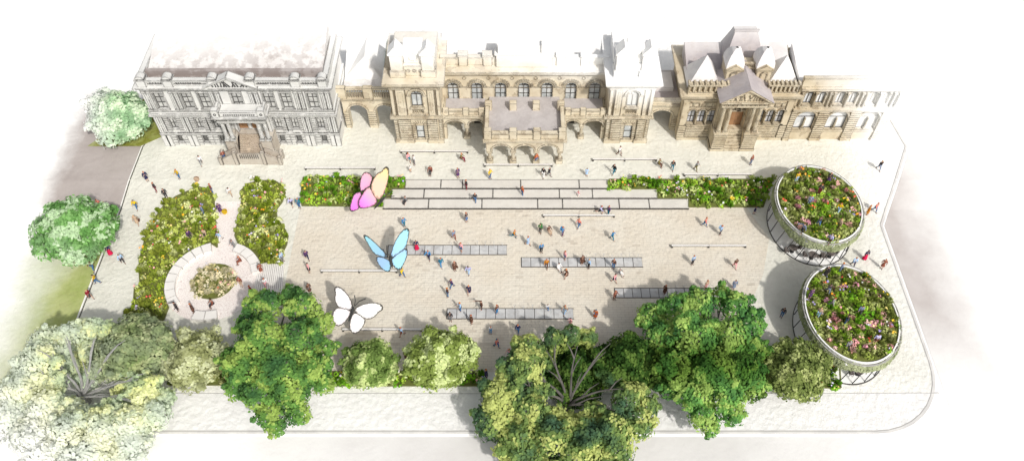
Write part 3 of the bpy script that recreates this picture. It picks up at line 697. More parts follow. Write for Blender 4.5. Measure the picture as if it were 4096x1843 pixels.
# ------------------------------------------------------------------ pedimented building (right)
def gable_block():
    y = 68.7; x0, x1, yb = 19.85, 32.45, 76.5
    T = thing('gabled_building', 'buff stone building with columned gabled porch, brown door and twin domed turrets', 'building', (26.2, y, 0))
    W1 = [21.05, 22.2, 23.35] ; W2 = [29.1, 30.25, 31.4]
    holes = [archpoly(c, 2.7, 4.5, .85) for c in W1+W2]
    mb = MB(); mb.wall([(x0,-.05),(x1,-.05),(x1,7.0),(x0,7.0)], holes, y, .45)
    mb.box(x0, x1, y+.455, yb, -.05, 7.0)
    mb.add([(x0,y,-.05),(x0,y+.46,-.05),(x0,y+.46,7),(x0,y,7)], [(3,2,1,0)]); mb.add([(x1,y,-.05),(x1,y+.46,-.05),(x1,y+.46,7),(x1,y,7)], [(0,1,2,3)])
    mb.build('wall', ST_R, T)
    g = MB()
    for (a, b), (e0, e1), (k0, k1) in (((x0+.85, 23.5), (x0-.05, 23.5), (x0-.1, x0+.8)), ((28.7, x1-.75), (28.7, x1+.05), (x1-.7, x1+.1))):
        j = MB(); rustic(j, g, [(a, b)], y, .45, 2.4, .28, .07); j.box(e0, e1, y-.16, y+.01, -.05, .44); rustic(j, g, [(k0, k1)], y-.12, .5, 2.4, .4, .06)
        j.build('rustication', ST_R, T)
    g.build('joint_and_shade', GR_R, T)
    tr = MB()
    for a in (x0-.08, x1-.72): tr.box(a, a+.8, y-.16, y+.01, 2.45, 6.3)
    for c in W1+W2: tr.arch(c, 4.5, .45, .58, y-.2, y+.01); tr.box(c-.62, c+.62, y-.16, y+.01, 2.5, 2.66)
    for cs in (W1, W2):
        for a, b in zip(cs, cs[1:]):
            x = (a+b)/2; tr.cyl(x, y-.12, 2.75, 4.35, .1, .085, 8); tr.box(x-.15, x+.15, y-.26, y+.01, 4.3, 4.5); tr.box(x-.14, x+.14, y-.25, y+.01, 2.66, 2.76)
    for a, b in ((x0+.8, 23.6), (28.6, x1-.8)):
        tr.box(a, b, y-.1, y+.01, 5.25, 5.38); tr.box(a, b, y-.16, y+.01, 5.95, 6.08)
        k = 4
        for i in range(k): xx = a+(b-a)*(i+.5)/k; tr.box(xx-.1, xx+.1, y-.14, y+.01, 5.42, 5.93)
    ring(tr, x0, x1, y, yb, 6.3, 6.5, .12); ring(tr, x0, x1, y, yb, 6.75, 6.95, .22); ring(tr, x0, x1, y, yb, 6.95, 7.2, .55); ring(tr, x0, x1, y, yb, 7.2, 7.4, .7)
    tr.build('cornice', ST_R, T)
    for a, b in ((x0+.1, 24.3), (28.9, x1-.1)):
        p = MB(); p.box(a, b, y-.25, y+.3, 7.4, 7.7); p.box(a, b, y-.3, y+.35, 8.62, 8.85)
        n = 7
        for i in range(n+1): xx = a+(b-a)*i/n; p.box(max(a,xx-.12), min(b,xx+.12), y-.2, y+.25, 7.7, 8.62)
        for i in range(n):
            c = a+(b-a)*(i+.5)/n; r = (b-a)/n/2-.12
            p.arch(c, 8.3, r, r+.2, y-.12, y+.2, 0, 180, 6)
        p.box(a, b, y+.12, y+.2, 7.7, 8.62)
        for i in range(0, n+1): xx = a+(b-a)*i/n; p.box(xx-.14, xx+.14, y-.32, y+.37, 8.86, 9.05)
        p.build('balustrade', ST_R, T)
    for c in W1+W2: window(T, c, 2.7, 4.5, .85, y, FRM_R, GL_R, ST_R, arch=True, nv=1, nh=1, sur=0, sill=False, rec=.3)
    # porch
    yp = 66.75; a0, a1 = 23.65, 28.75
    b = MB()
    for q0, q1 in ((a0, 25.15), (27.15, a1)):
        b.box(q0, q1, yp, y, 0, 2.6); b.box(q0-.08, q1+.08, yp-.08, y-.01, 2.6, 2.85); b.box(q0-.1, q1+.1, yp-.1, y-.02, 0, .4)
    for i in range(7): b.box(25.15, 27.15, yp-.05+i*.19, y-.02, 0 if i == 0 else .36*i+.02, .36*(i+1))
    b.build('porch_base', ST_R, T)
    pg = MB()
    for a, b in ((a0, 25.15), (27.15, a1)): pj = MB(); rustic(pj, pg, [(a, b)], yp, .45, 2.55, .34, .06); pj.build('rustication', ST_R, T)
    pg.build('joint_and_shade', GR_R, T)
    for x in (24.1, 24.85, 27.5, 28.25):
        c = MB(); c.cyl(x, yp+.4, 3.1, 6.75, .25, .2, 12); c.box(x-.31, x+.31, yp+.1, yp+.7, 2.86, 3.1); c.box(x-.3, x+.3, yp+.1, yp+.7, 6.75, 7.0); c.build('column', ST_R, T)
    e = MB(); ring(e, a0, a1, yp, y, 7.0, 7.3, .05); ring(e, a0, a1, yp, y, 7.41, 7.75, .0); ring(e, a0, a1, yp, y, 7.75, 8.0, .3)
    for i in range(10): xx = a0+.3+(a1-a0-.6)*i/9; e.box(xx-.1, xx+.1, yp-.1, yp+.2, 7.31, 7.4)
    e.box(a0, 25.2, yp+.9, y, 2.9, 6.99); e.box(27.1, a1, yp+.9, y, 2.9, 6.99); e.box(25.2, 27.1, yp+1.0, y, 6.2, 6.99)
    e.build('porch_wall', ST_R, T)
    xm = 26.2; pd = MB(); pd.prism([(a0-.2,8.0),(a1+.2,8.0),(xm,9.6)], yp-.05, y+.5)
    for sx in (a0-.45, a1+.45): pd.prism([(sx,8.02),(xm,9.98),(xm,9.68),(sx+(.35 if sx < xm else -.35),8.02)], yp-.4, y+.4)
    po = pd.build('pediment', ST_R, T)
    rl = MB(); relief(rl, (xm, 8.1), yp-.1, 12, 8, 1.9, 1.15); rl.build('relief', ST_R, po)
    rr = MB()
    for sx in (a0-.5, a1+.5):
        rr.add([(sx,yp-.45,8.05),(xm,yp-.45,10.05),(xm,71.5,10.05),(sx,71.5,8.05)], [(0,1,2,3) if sx > xm else (3,2,1,0)])
    rr.build('porch_roof', RF_R, T)
    d = MB(); d.box(25.5, 26.95, y-.14, y-.02, 2.55, 4.9); d.box(26.2, 26.25, y-.17, y-.13, 2.55, 4.9)
    for q in (25.85, 26.6):
        for z in (2.75, 3.85): d.box(q-.25, q+.25, y-.18, y-.141, z, z+.85)
    d.build('door', WD, T)
    ds = MB(); ds.arch(26.22, 5.15, .8, 1.0, y-.5, y-.02); ds.arch(26.22, 5.35, .22, .38, y-.45, y-.05, 0, 360, 12); ds.box(25.2, 27.25, y-.45, y-.02, 4.95, 5.15); ds.box(25.2, 25.45, y-.4, y-.02, 2.6, 4.94); ds.box(27.0, 27.25, y-.4, y-.02, 2.6, 4.94)
    ds.build('door_surround', ST_R, T)
    # turrets and roofs
    for x in (24.95, 28.35):
        t = MB(); t.box(x-.85, x+.85, 69.6, 72.0, 7.3, 9.9); t.box(x-1.0, x+1.0, 69.45, 72.1, 7.41, 7.8); t.box(x-1.0, x+1.0, 69.45, 72.1, 9.9, 10.1)
        t.box(x-.42, x-.3, 69.5, 69.6, 8.1, 9.4); t.box(x+.3, x+.42, 69.5, 69.6, 8.1, 9.4); t.arch(x, 9.3, .3, .45, 69.5, 69.6)
        t.prism([(x-1.0,10.1),(x+1.0,10.1),(x,10.75)], 69.4, 69.9)
        tu = t.build('turret', ST_R, T)
        dm = MB(); prof = [(1.0,10.1),(.98,10.7),(.8,11.4),(.5,11.95),(.12,12.25)]
        for (r0,z0),(r1,z1) in zip(prof, prof[1:]):
            V = [(x+sx*r0, 70.8+sy*r0*1.1, z0) for sx, sy in ((-1,-1),(1,-1),(1,1),(-1,1))]+[(x+sx*r1, 70.8+sy*r1*1.1, z1) for sx, sy in ((-1,-1),(1,-1),(1,1),(-1,1))]
            dm.add(V, [(0,1,5,4),(1,2,6,5),(2,3,7,6),(3,0,4,7)])
        dm.build('dome', RF_RL, tu)
    m = MB(); m.box(25.8, 27.5, 70.4, 72, 7.4, 9.6); m.box(25.7, 27.6, 70.3, 72.1, 9.6, 9.75); balusters(m, 25.8, 27.5, 70.5, 9.75, 10.2, .2); m.box(25.7, 27.6, 70.35, 70.65, 10.2, 10.35); m.build('roof_screen', ST_R, T)
    r1 = MB(); r1.add([(24.2,72.1,8.0),(29.2,72.1,8.0),(28.0,74.2,11.7),(25.4,74.2,11.7),(24.2,76,8.0),(29.2,76,8.0),(28.0,75.2,11.7),(25.4,75.2,11.7)], [(0,1,2,3),(1,5,6,2),(5,4,7,6),(4,0,3,7),(3,2,6,7)])
    r1.box(25.3, 28.1, 74.15, 74.3, 11.7, 12.05); r1.build('roof', RF_R, T)
    for xx in (21.9, 30.9):
        q = MB(); q.add([(xx-1.9,69.5,7.6),(xx+1.9,69.5,7.6),(xx+1.9,73,7.6),(xx-1.9,73,7.6),(xx,71.0,11.0)], [(0,1,4),(1,2,4),(2,3,4),(3,0,4)]); q.build('pyramid_roof', RF_RL, T)
    r2 = MB(); r2.add([(20.2,70.5,7.5),(32.2,70.5,7.5),(32.2,75.5,9.2),(20.2,75.5,9.2),(20.2,70.5,7.1),(20.2,75.5,7.1),(32.2,70.5,7.1),(32.2,75.5,7.1)], [(0,1,2,3),(0,3,5,4),(1,6,7,2)]); r2.build('rear_roof', RF_R, T)
gable_block()

# ------------------------------------------------------------------ fading wing (far right)
def east_wing():
    y = 68.7; x0, x1, yb = 32.55, 44.5, 75
    T = thing('arched_building', 'pale fading stone building with big arched windows at the far right end', 'building', (38.5, y, 0))
    C = [34.55, 38.3, 42.0]; U = [33.95, 35.35, 37.6, 39.0, 41.3, 42.7]
    mb = MB(); mb.wall([(x0,-.05),(x1,-.05),(x1,8.3),(x0,8.3)], [archpoly(c, 1.7, 3.5, 2.3, 12, .95) for c in C]+[archpoly(c, 5.75, 7.2, .95) for c in U], y, .5)
    mb.box(x0, x1, y+.505, yb, -.05, 8.3)
    mb.add([(x1,y,-.05),(x1,y+.51,-.05),(x1,y+.51,8.3),(x1,y,8.3)], [(0,1,2,3)])
    mb.build('wall', ST_E, T)
    j, g = MB(), MB(); sp = [(x0+.05, 33.3), (35.8, 37.05), (39.55, 40.75), (43.25, x1-.02)]
    rustic(j, g, sp, y-.14, .5, 4.7, .33, .06)
    for a, b in sp: j.box(a, b, y-.12, y+.01, .5, 4.7); j.box(a-.04, b+.04, y-.3, y+.01, -.05, .5)
    j.box(33.3, 35.8, y-.1, y+.01, 1.3, 1.6); j.box(37.05, 39.55, y-.1, y+.01, 1.3, 1.6); j.box(40.75, 43.25, y-.1, y+.01, 1.3, 1.6)
    j.build('rustication', ST_E, T); g.build('joint_and_shade', GR_E, T)
    t = MB(); ring(t, x0+.4, x1, y, yb, 4.72, 4.95, .2); ring(t, x0+.5, x1, y, yb, 4.95, 5.2, .5); ring(t, x0+.3, x1, y, yb, 5.2, 5.5, .15)
    for c in U: t.arch(c, 7.2, .5, .64, y-.12, y+.01, m=0)
    for a in (33.1, 34.65, 36.25, 36.75, 38.3, 39.95, 40.45, 42.0, 43.6, 44.15):
        t.cyl(a, y-.2, 5.52, 7.5, .14, .12, 8); t.box(a-.18, a+.18, y-.4, y+.01, 7.5, 7.7)
    ring(t, x0+.4, x1, y, yb, 7.9, 8.1, .2); ring(t, x0+.6, x1, y, yb, 8.1, 8.4, .5); t.box(x0+.1, x1, y-.1, y+.3, 8.4, 9.5); t.box(x0+.1, x1+.1, y-.16, y+.36, 9.5, 9.7)
    for c in C: 
        P0 = [(c+1.18*math.cos(math.pi*i/12), 3.5+1.12*math.sin(math.pi*i/12)) for i in range(13)]; P1 = [(c+1.4*math.cos(math.pi*i/12), 3.5+1.3*math.sin(math.pi*i/12)) for i in range(13)]
        for i in range(12): t.prism([P0[i],P1[i],P1[i+1],P0[i+1]], y-.12, y+.01)
    t.build('cornice', ST_E, T)
    for c in C:
        window(T, c, 1.7, 3.5, 2.28, y, FRM_E, GL_E, ST_E, arch=True, nv=1, nh=0, sur=0, rec=.35, sill=False)
        m = MB(); m.cyl(c, y+.1, 1.75, 3.4, .13, .11, 8); m.box(c-.2, c+.2, y-.05, y+.25, 1.72, 1.95); m.build('mullion_column', ST_E, T)
    for c in U: window(T, c, 5.75, 7.2, .95, y, FRM_E, GL_E, ST_E, arch=True, nv=1, nh=0, sur=0, rec=.3)
    rf = MB(); rf.add([(x0,y+.4,8.6),(x1,y+.4,8.6),(x1,74.8,9.6),(x0,74.8,9.6),(x0,y+.4,8.2),(x0,74.8,8.2),(x1,y+.4,8.2),(x1,74.8,8.2)], [(0,1,2,3),(0,3,5,4),(1,6,7,2),(3,2,7,5)]); rf.build('roof', RF_MF, T)
east_wing()
#--REST--
# ------------------------------------------------------------------ greenery
def inpoly(x, y, P):
    c = False; n = len(P); j = n-1
    for i in range(n):
        if (P[i][1] > y) != (P[j][1] > y) and x < (P[j][0]-P[i][0])*(y-P[i][1])/(P[j][1]-P[i][1])+P[i][0]: c = not c
        j = i
    return c
def lerp(a, b, t): return tuple(a[i]+(b[i]-a[i])*t for i in range(3))
def leafq(mb, p, n, s, asp, rd, c):
    a = n.orthogonal().normalized(); a.rotate(Matrix.Rotation(rd.uniform(0, 6.28), 3, n)); b = n.cross(a)
    k = s*asp
    mb.add([p-a*s, p-a*s*0.3+b*k, p+a*s*0.55+b*k*0.8, p+a*s, p+a*s*0.4-b*k*0.9, p-a*s*0.4-b*k], [(0,5,4,3,2,1)], 0, c)
LIME = [(0.38,0.46,0.075),(0.48,0.55,0.13),(0.25,0.34,0.03),(0.66,0.70,0.33),(0.34,0.39,0.06)]
FRESH = [(0.23,0.48,0.03),(0.14,0.36,0.02),(0.38,0.58,0.06),(0.30,0.42,0.08),(0.56,0.64,0.25)]
SAGE = [(0.34,0.39,0.11),(0.28,0.35,0.07),(0.45,0.50,0.19),(0.22,0.38,0.03),(0.36,0.37,0.16)]
BLOOM = [(0.85,0.10,0.05),(0.95,0.42,0.01),(0.98,0.68,0.04),(0.42,0.34,0.75),(0.88,0.86,0.82),(0.90,0.45,0.45),(0.75,0.68,0.88),(0.97,0.80,0.30)]
PINKS = [(0.82,0.48,0.46),(0.78,0.40,0.42),(0.90,0.62,0.58),(0.72,0.36,0.44)]
def planting(parent, P, zf, pal, rd, step=0.62, rad=0.42, blooms=0.5, palf=None, pink=0.0, hgt=0.45, bpal=BLOOM, nl=26):
    fo, bl = MB(), MB()
    xs = [p[0] for p in P]; ys = [p[1] for p in P]
    y = min(ys); row = 0
    while y < max(ys):
        x = min(xs) + (row % 2)*step/2
        while x < max(xs):
            px, py = x+rd.uniform(-.3,.3)*step, y+rd.uniform(-.3,.3)*step
            x += step
            if not inpoly(px, py, P): continue
            z = zf(px, py); r = rad*rd.uniform(.6, 1.25); h = hgt*rd.uniform(.6, 1.5)
            pl = palf(px, py) if palf else pal
            base = rd.choice(pl); kind = rd.random()
            if pink and rd.random() < pink*max(0, 0.5+1.6*mn.noise(Vector((px*.6, py*.6, 3)))): base = rd.choice(PINKS)
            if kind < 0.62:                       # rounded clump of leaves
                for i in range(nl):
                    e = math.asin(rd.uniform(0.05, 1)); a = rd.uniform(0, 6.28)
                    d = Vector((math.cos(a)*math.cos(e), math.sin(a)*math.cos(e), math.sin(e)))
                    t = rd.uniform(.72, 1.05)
                    c = lerp((0.09,0.12,0.02), tuple(x*1.2 for x in base), min(1, .35+.75*math.sin(e)*rd.uniform(.75, 1.25)+.12))  # lower leaves tinted darker: shadow inside the clump painted into the colour
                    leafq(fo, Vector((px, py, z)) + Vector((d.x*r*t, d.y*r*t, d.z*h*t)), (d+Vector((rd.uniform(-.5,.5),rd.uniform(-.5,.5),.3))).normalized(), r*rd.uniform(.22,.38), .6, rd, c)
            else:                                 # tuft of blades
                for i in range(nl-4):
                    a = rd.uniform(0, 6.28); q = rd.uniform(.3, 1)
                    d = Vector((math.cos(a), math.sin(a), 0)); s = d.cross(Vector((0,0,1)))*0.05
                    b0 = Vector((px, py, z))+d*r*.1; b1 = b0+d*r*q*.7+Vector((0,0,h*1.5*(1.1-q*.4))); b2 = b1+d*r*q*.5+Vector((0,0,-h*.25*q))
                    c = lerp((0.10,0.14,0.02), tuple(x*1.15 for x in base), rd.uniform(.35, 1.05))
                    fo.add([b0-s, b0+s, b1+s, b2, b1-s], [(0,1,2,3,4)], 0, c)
            if rd.random() < blooms:
                bc = rd.choice(bpal)
                for i in range(rd.randint(1, 3)):
                    a = rd.uniform(0, 6.28); rr = r*rd.uniform(.1, 1.0); s = rd.uniform(.07, .17)
                    c0 = Vector((px+math.cos(a)*rr, py+math.sin(a)*rr, z+h*rd.uniform(1.05, 1.5)))
                    n = Vector((rd.uniform(-.5,.5), rd.uniform(-.7,.3), 1)).normalized(); A = n.orthogonal().normalized(); B = n.cross(A)
                    k = 10; V = [c0] ; 
                    for j in range(k):
                        q = s*(1.0 if j % 2 == 0 else .5); V.append(c0+n*(.03 if j % 2 == 0 else 0)+(A*math.cos(6.283*j/k)+B*math.sin(6.283*j/k))*q)
                    cc = lerp(bc, (rd.random(), rd.random(), rd.random()), .08)
                    bl.add(V, [(0, 1+j, 1+(j+1) % k) for j in range(k)], 0, cc)
        y += step*.86; row += 1
    f = tag(fo.build('planting', LEAF, parent), kind='stuff')
    if bl.v: tag(bl.build('blooms', PETAL, parent), kind='stuff')
    return f
def bed(P, label, pal, seed, edge=True, **kw):
    P = [(p[0], p[1]) for p in P]; rd = random.Random(seed)
    cx = sum(p[0] for p in P)/len(P); cy = sum(p[1] for p in P)/len(P)
    T = thing('flower_bed', label, 'flower bed', (cx, cy, gz(cy)))
    bm = bmesh.new(); bm.faces.new([bm.verts.new((x, y, 0)) for x, y in P])
    for yb in (58.1, 62.15): bmesh.ops.bisect_plane(bm, geom=bm.verts[:]+bm.edges[:]+bm.faces[:], plane_co=(0,yb,0), plane_no=(0,1,0))
    bmesh.ops.recalc_face_normals(bm, faces=bm.faces[:])
    s = MB(); s.v = []
    bm.verts.index_update()
    vs = [(v.co.x, v.co.y, gz(v.co.y)+0.05) for v in bm.verts]
    fs = [[v.index for v in (f.verts if f.normal.z > 0 else reversed(f.verts))] for f in bm.faces]; bm.free()
    s.add(vs, fs); s.build('soil', SOIL, T)
    e = MB(); n = len(P)
    for i in range(n):
        a, b = Vector(P[i]), Vector(P[(i+1)%n]); t = (b-a).normalized(); nn = Vector((-t.y, t.x))*0.06
        za, zb = gz(a.y), gz(b.y)
        V = [(a.x-nn.x,a.y-nn.y,za),(b.x-nn.x,b.y-nn.y,zb),(b.x+nn.x,b.y+nn.y,zb),(a.x+nn.x,a.y+nn.y,za)]
        e.add(V+[(x,y_,z+.11) for x,y_,z in V], [(4,5,6,7),(0,1,5,4),(1,2,6,5),(2,3,7,6),(3,0,4,7)])
    e.build('edging', EDGE, T)
    planting(T, P, lambda x, y: gz(y)+0.05, pal, rd, **kw)
    return T
EDGE = mat('bed_edging', (0.16, 0.17, 0.06))
Q = lambda u, v, z=None: N(500+u/1.932, 700+v/1.932, z)
CG = Vector((-31.5, 48.2))
def arcpts(r, a0, a1, n): return [(CG.x+r*math.cos(R(a0+(a1-a0)*i/n)), CG.y+r*math.sin(R(a0+(a1-a0)*i/n))) for i in range(n+1)]
def ang(p): return math.degrees(math.atan2(p.y-CG.y, p.x-CG.x))
aL0, aL1 = ang(Q(675,560)), ang(Q(350,1040)) % 360
big = [Q(*p) for p in ((715,560),(690,200),(672,130),(640,108),(570,95),(480,130),(400,165),(310,225),(250,310),(200,380),(165,460),(140,560),(115,650),(112,760),(118,850),(75,870),(70,950),(50,1040),(10,1085),(190,1110),(300,1120))]
bed([(p.x, p.y) for p in big] + arcpts(5.12, aL1-4, aL0, 14)[0:], 'large curved flower bed wrapping the left side of the round bench', LIME, 5, blooms=.24)
wav = [Q(*p) for p in ((905,190),(890,130),(945,75),(1040,45),(1160,48),(1220,85),(1240,140),(1215,210),(1170,270),(1175,340),(1225,400),(1262,470),(1250,540),(1225,590),(1215,690),(1160,715),(1090,670))]
aR0, aR1 = ang(Q(862,560)), ang(Q(1040,690))
bed([(p.x, p.y) for p in wav] + arcpts(5.12, aR1, aR0, 5) + [tuple(Q(850,470))[:2], tuple(Q(880,330))[:2]], 'wavy-edged flower bed right of the pink cobbled path', LIME, 6, blooms=.28)
bed(arcpts(2.2, 0, 342, 19), 'round flower bed in the middle of the cobbled circle', [(0.70,0.62,0.38),(0.76,0.69,0.48),(0.60,0.56,0.28),(0.80,0.74,0.56)], 7, blooms=.12)  # leaf palette paled: a bright glow over the bed is painted in
hl = [G(*p) for p in ((763,447),(1019,447),(1019,474),(985,474),(985,498),(962,498),(962,520),(760,518),(757,490))]
bed([(p.x, p.y) for p in hl], 'rectangular flower bed left of the terrace steps under the pink butterfly', FRESH, 8, blooms=.36)
hr = [G(*p) for p in ((1533,452),(1945,452),(1930,490),(1920,521),(1733,521),(1733,499),(1655,499),(1655,476),(1533,476))]
bed([(p.x, p.y) for p in hr], 'long bright flower bed right of the terrace steps', FRESH, 9, blooms=.36)
b1 = [G(*p) for p in ((768,935),(1214,935),(1216,970),(768,970))]
bed([(p.x, p.y) for p in b1], 'front flower bed beneath the two round trees', FRESH, 10, blooms=.35)
b2 = [G(*p) for p in ((1490,905),(1920,905),(2112,925),(2115,975),(1310,975),(1330,940))]
bed([(p.x, p.y) for p in b2], 'long shady front flower bed under the right-hand trees', FRESH, 12, blooms=.28)
b3 = [G(*p) for p in ((425,925),(640,925),(640,968),(425,968))]
bed([(p.x, p.y) for p in b3], 'front flower bed under the left-hand trees', SAGE, 13, blooms=.3)
# path and circle
pp = [Q(*p) for p in ((690,205),(905,205),(880,330),(850,470),(845,580))]
sheet(dense([(p.x, p.y) for p in pp]+[(p.x,p.y) for p in (Q(715,580),)])[:-1] + [tuple(Q(715,580))[:2]], 0.008, 'garden_path', MT['cobble'])
sheet(arcpts(4.95, 0, 350, 35), 0.012, 'cobbled_circle', MT['cobble'])
# curved benches
def curved_bench(a0, a1, n, label):
    mid = R((a0+a1)/2); T = thing('curved_bench', label, 'bench', (CG.x+4.5*math.cos(mid), CG.y+4.5*math.sin(mid), -0.45))
    g = 0.7
    for i in range(n):
        p0 = a0+(a1-a0)*i/n+g*(1 if a1 > a0 else -1)*.5; p1 = a0+(a1-a0)*(i+1)/n-g*(1 if a1 > a0 else -1)*.5
        s = MB(); s.slab(arcpts(3.95, p0, p1, 5)+arcpts(4.98, p1, p0, 5), -0.45, -0.02); s.build('seat_slab', BENCH, T)
curved_bench(aL0, aL1, 9, 'long curved white bench of nine slabs along the left of the cobbled circle')
curved_bench(aR0, ang(Q(1030,760)), 4, 'short curved white bench of four slabs at the upper right of the circle')
curved_bench(ang(Q(540,1085)), ang(Q(720,1085)), 2, 'small curved white bench at the foot of the cobbled circle')
# slatted deck
dk = thing('timber_deck', 'pale slatted boardwalk beside the round garden, lines running front to back', 'deck', tuple(Q(1110,800)))
da, db, dc, dd = Q(1040,690), Q(1235,690), Q(1215,930), Q(990,930)
nb = 14
for i in range(nb):
    m = MB(); t0, t1 = i/nb, (i+.86)/nb
    P = [da.lerp(db, t0), da.lerp(db, t1), dd.lerp(dc, t1), dd.lerp(dc, t0)]
    m.slab([(p.x, p.y) for p in P], -0.44, -0.33); m.build('board', BENCH, dk)
# ------------------------------------------------------------------ terrace steps
ts = thing('terrace_steps', 'wide pale stone terrace steps in three tiers of long slabs', 'steps', (0, 60, -.45))
for k, (xa, xb, ya, yb, zt, cuts) in enumerate((
      (G(1020,460).x, G(1530,460).x, 60.85, 62.15, .035, (1108,1163,1310,1458)),
      (G(985,487).x, G(1652,487).x, 59.5, 60.84, -.115, (1067,1240,1407,1490)),
      (G(965,508).x, G(1730,508).x, 58.1, 59.49, -.265, (1080,1213,1352,1414,1555,1630)))):
    m = MB(); ed = [xa]+[G(c, 487).x for c in cuts]+[xb]
    for a, b in zip(ed, ed[1:]): m.box(a+.045, b-.045, ya, yb, -.5, zt)
    m.box(xa+.05, xb-.05, ya+.02, yb-.02, -.5, zt-.03, 1); m.box(xa, xb, ya-.075, ya-.004, zt-.16, zt-.01, 1); m.box(xa, xb, yb-.05, yb+.0, zt, zt+.012, 1)
    m.build('step', [STEP, MT['ink']], ts)
# ------------------------------------------------------------------ long low benches
BL = [((768,945,427), 'long low white bench behind the left flower bed and pink butterfly'), ((1008,1178,385), 'long low white bench left of the arcaded entrance porch'),
      ((1218,1390,419), 'long low white bench just in front of the entrance porch columns'), ((1490,1652,405), 'long low white bench right of the entrance porch with a seated figure at its end'),
      ((1720,1890,443), 'long low white bench behind the right flower bed'), ((1366,1546,546), 'long low white bench on the square right below the steps'),
      ((1688,1876,622), 'long low white bench at the right side of the brick square'), ((808,1000,685), 'long low white bench below the blue butterfly'),
      ((862,1062,832), 'long low white bench below the white butterfly')]
for (u0, u1, v), lb in BL:
    a, b = G(u0, v), G(u1, v); yc = (a.y+b.y)/2; z = gz(yc)
    T = thing('long_bench', lb, 'bench', ((a.x+b.x)/2, yc, z), 'long low white benches')
    m = MB(); m.box(a.x, (a.x+b.x)/2-.02, yc-.12, yc+.12, z+.30, z+.38); m.box((a.x+b.x)/2+.02, b.x, yc-.12, yc+.12, z+.30, z+.38)
    m.box(a.x+.02, b.x-.02, yc-.135, yc-.121, z+.29, z+.35, 1); m.build('seat', [BENCH, MT['ink']], T)
    for t in (.01, .5, .99):
        x = a.x+(b.x-a.x)*t; l = MB(); l.box(x-.09, x+.09, yc-.1, yc+.1, z, z+.295); l.build('leg', FRM_M, T)
# ------------------------------------------------------------------ fountain strips
FS = [((975,1275,618,640), 'grey fountain strip behind the blue butterfly'), ((1312,1617,649,671), 'grey fountain strip in the centre right of the square'),
      ((1548,1835,726,748), 'grey fountain strip on the right above the bright green tree'), ((1124,1443,777,801), 'grey fountain strip at the front middle of the square')]
rd = random.Random(4)
for (u0, u1, v0, v1), lb in FS:
    A, B = G(u0, v1), G(u1, v0); T = thing('fountain_strip', lb, 'fountain', ((A.x+B.x)/2, (A.y+B.y)/2, -.45), 'grey fountain strips in the paving')
    A2, B2 = G((u0+u1)/2-(u1-u0)/2, v0), G(u1, v1); xa, xb, ya, yb = A.x, B2.x, A.y, B.y
    n = 13
    for i in range(n):
        m = MB(); m.box(xa+(xb-xa)*i/n+.03, xa+(xb-xa)*(i+1)/n-.03, ya, yb, -.43, -.40); m.build('slab', STRIP, T)
    f = MB(); f.box(xa-.05, xb+.05, yb+.005, yb+.07, -.449, -.385); f.box(xa-.05, xb+.05, ya-.07, ya-.005, -.449, -.385)
    f.box(xa+.02, xb-.01, ya+.002, yb-.002, -.449, -.425); f.box(xa-.05, xa+.015, ya, yb, -.449, -.386); f.build('frame', MT['ink'], T)
    for i in range(7):
        x = xa+(xb-xa)*(.5+.5*(i+.5)/7); h = rd.uniform(.5, 1.0); j = MB(); y = yb-.12
        j.tube((x, y, -.42), (x+rd.uniform(-.06,.06), y, -.42+h), .022, .014, 5)
        for s in (-1, 1): j.tube((x, y, -.42+h*.95), (x+s*.16, y+.05, -.42+h*1.12), .02, .008, 5)
        j.build('jet', JET, T)
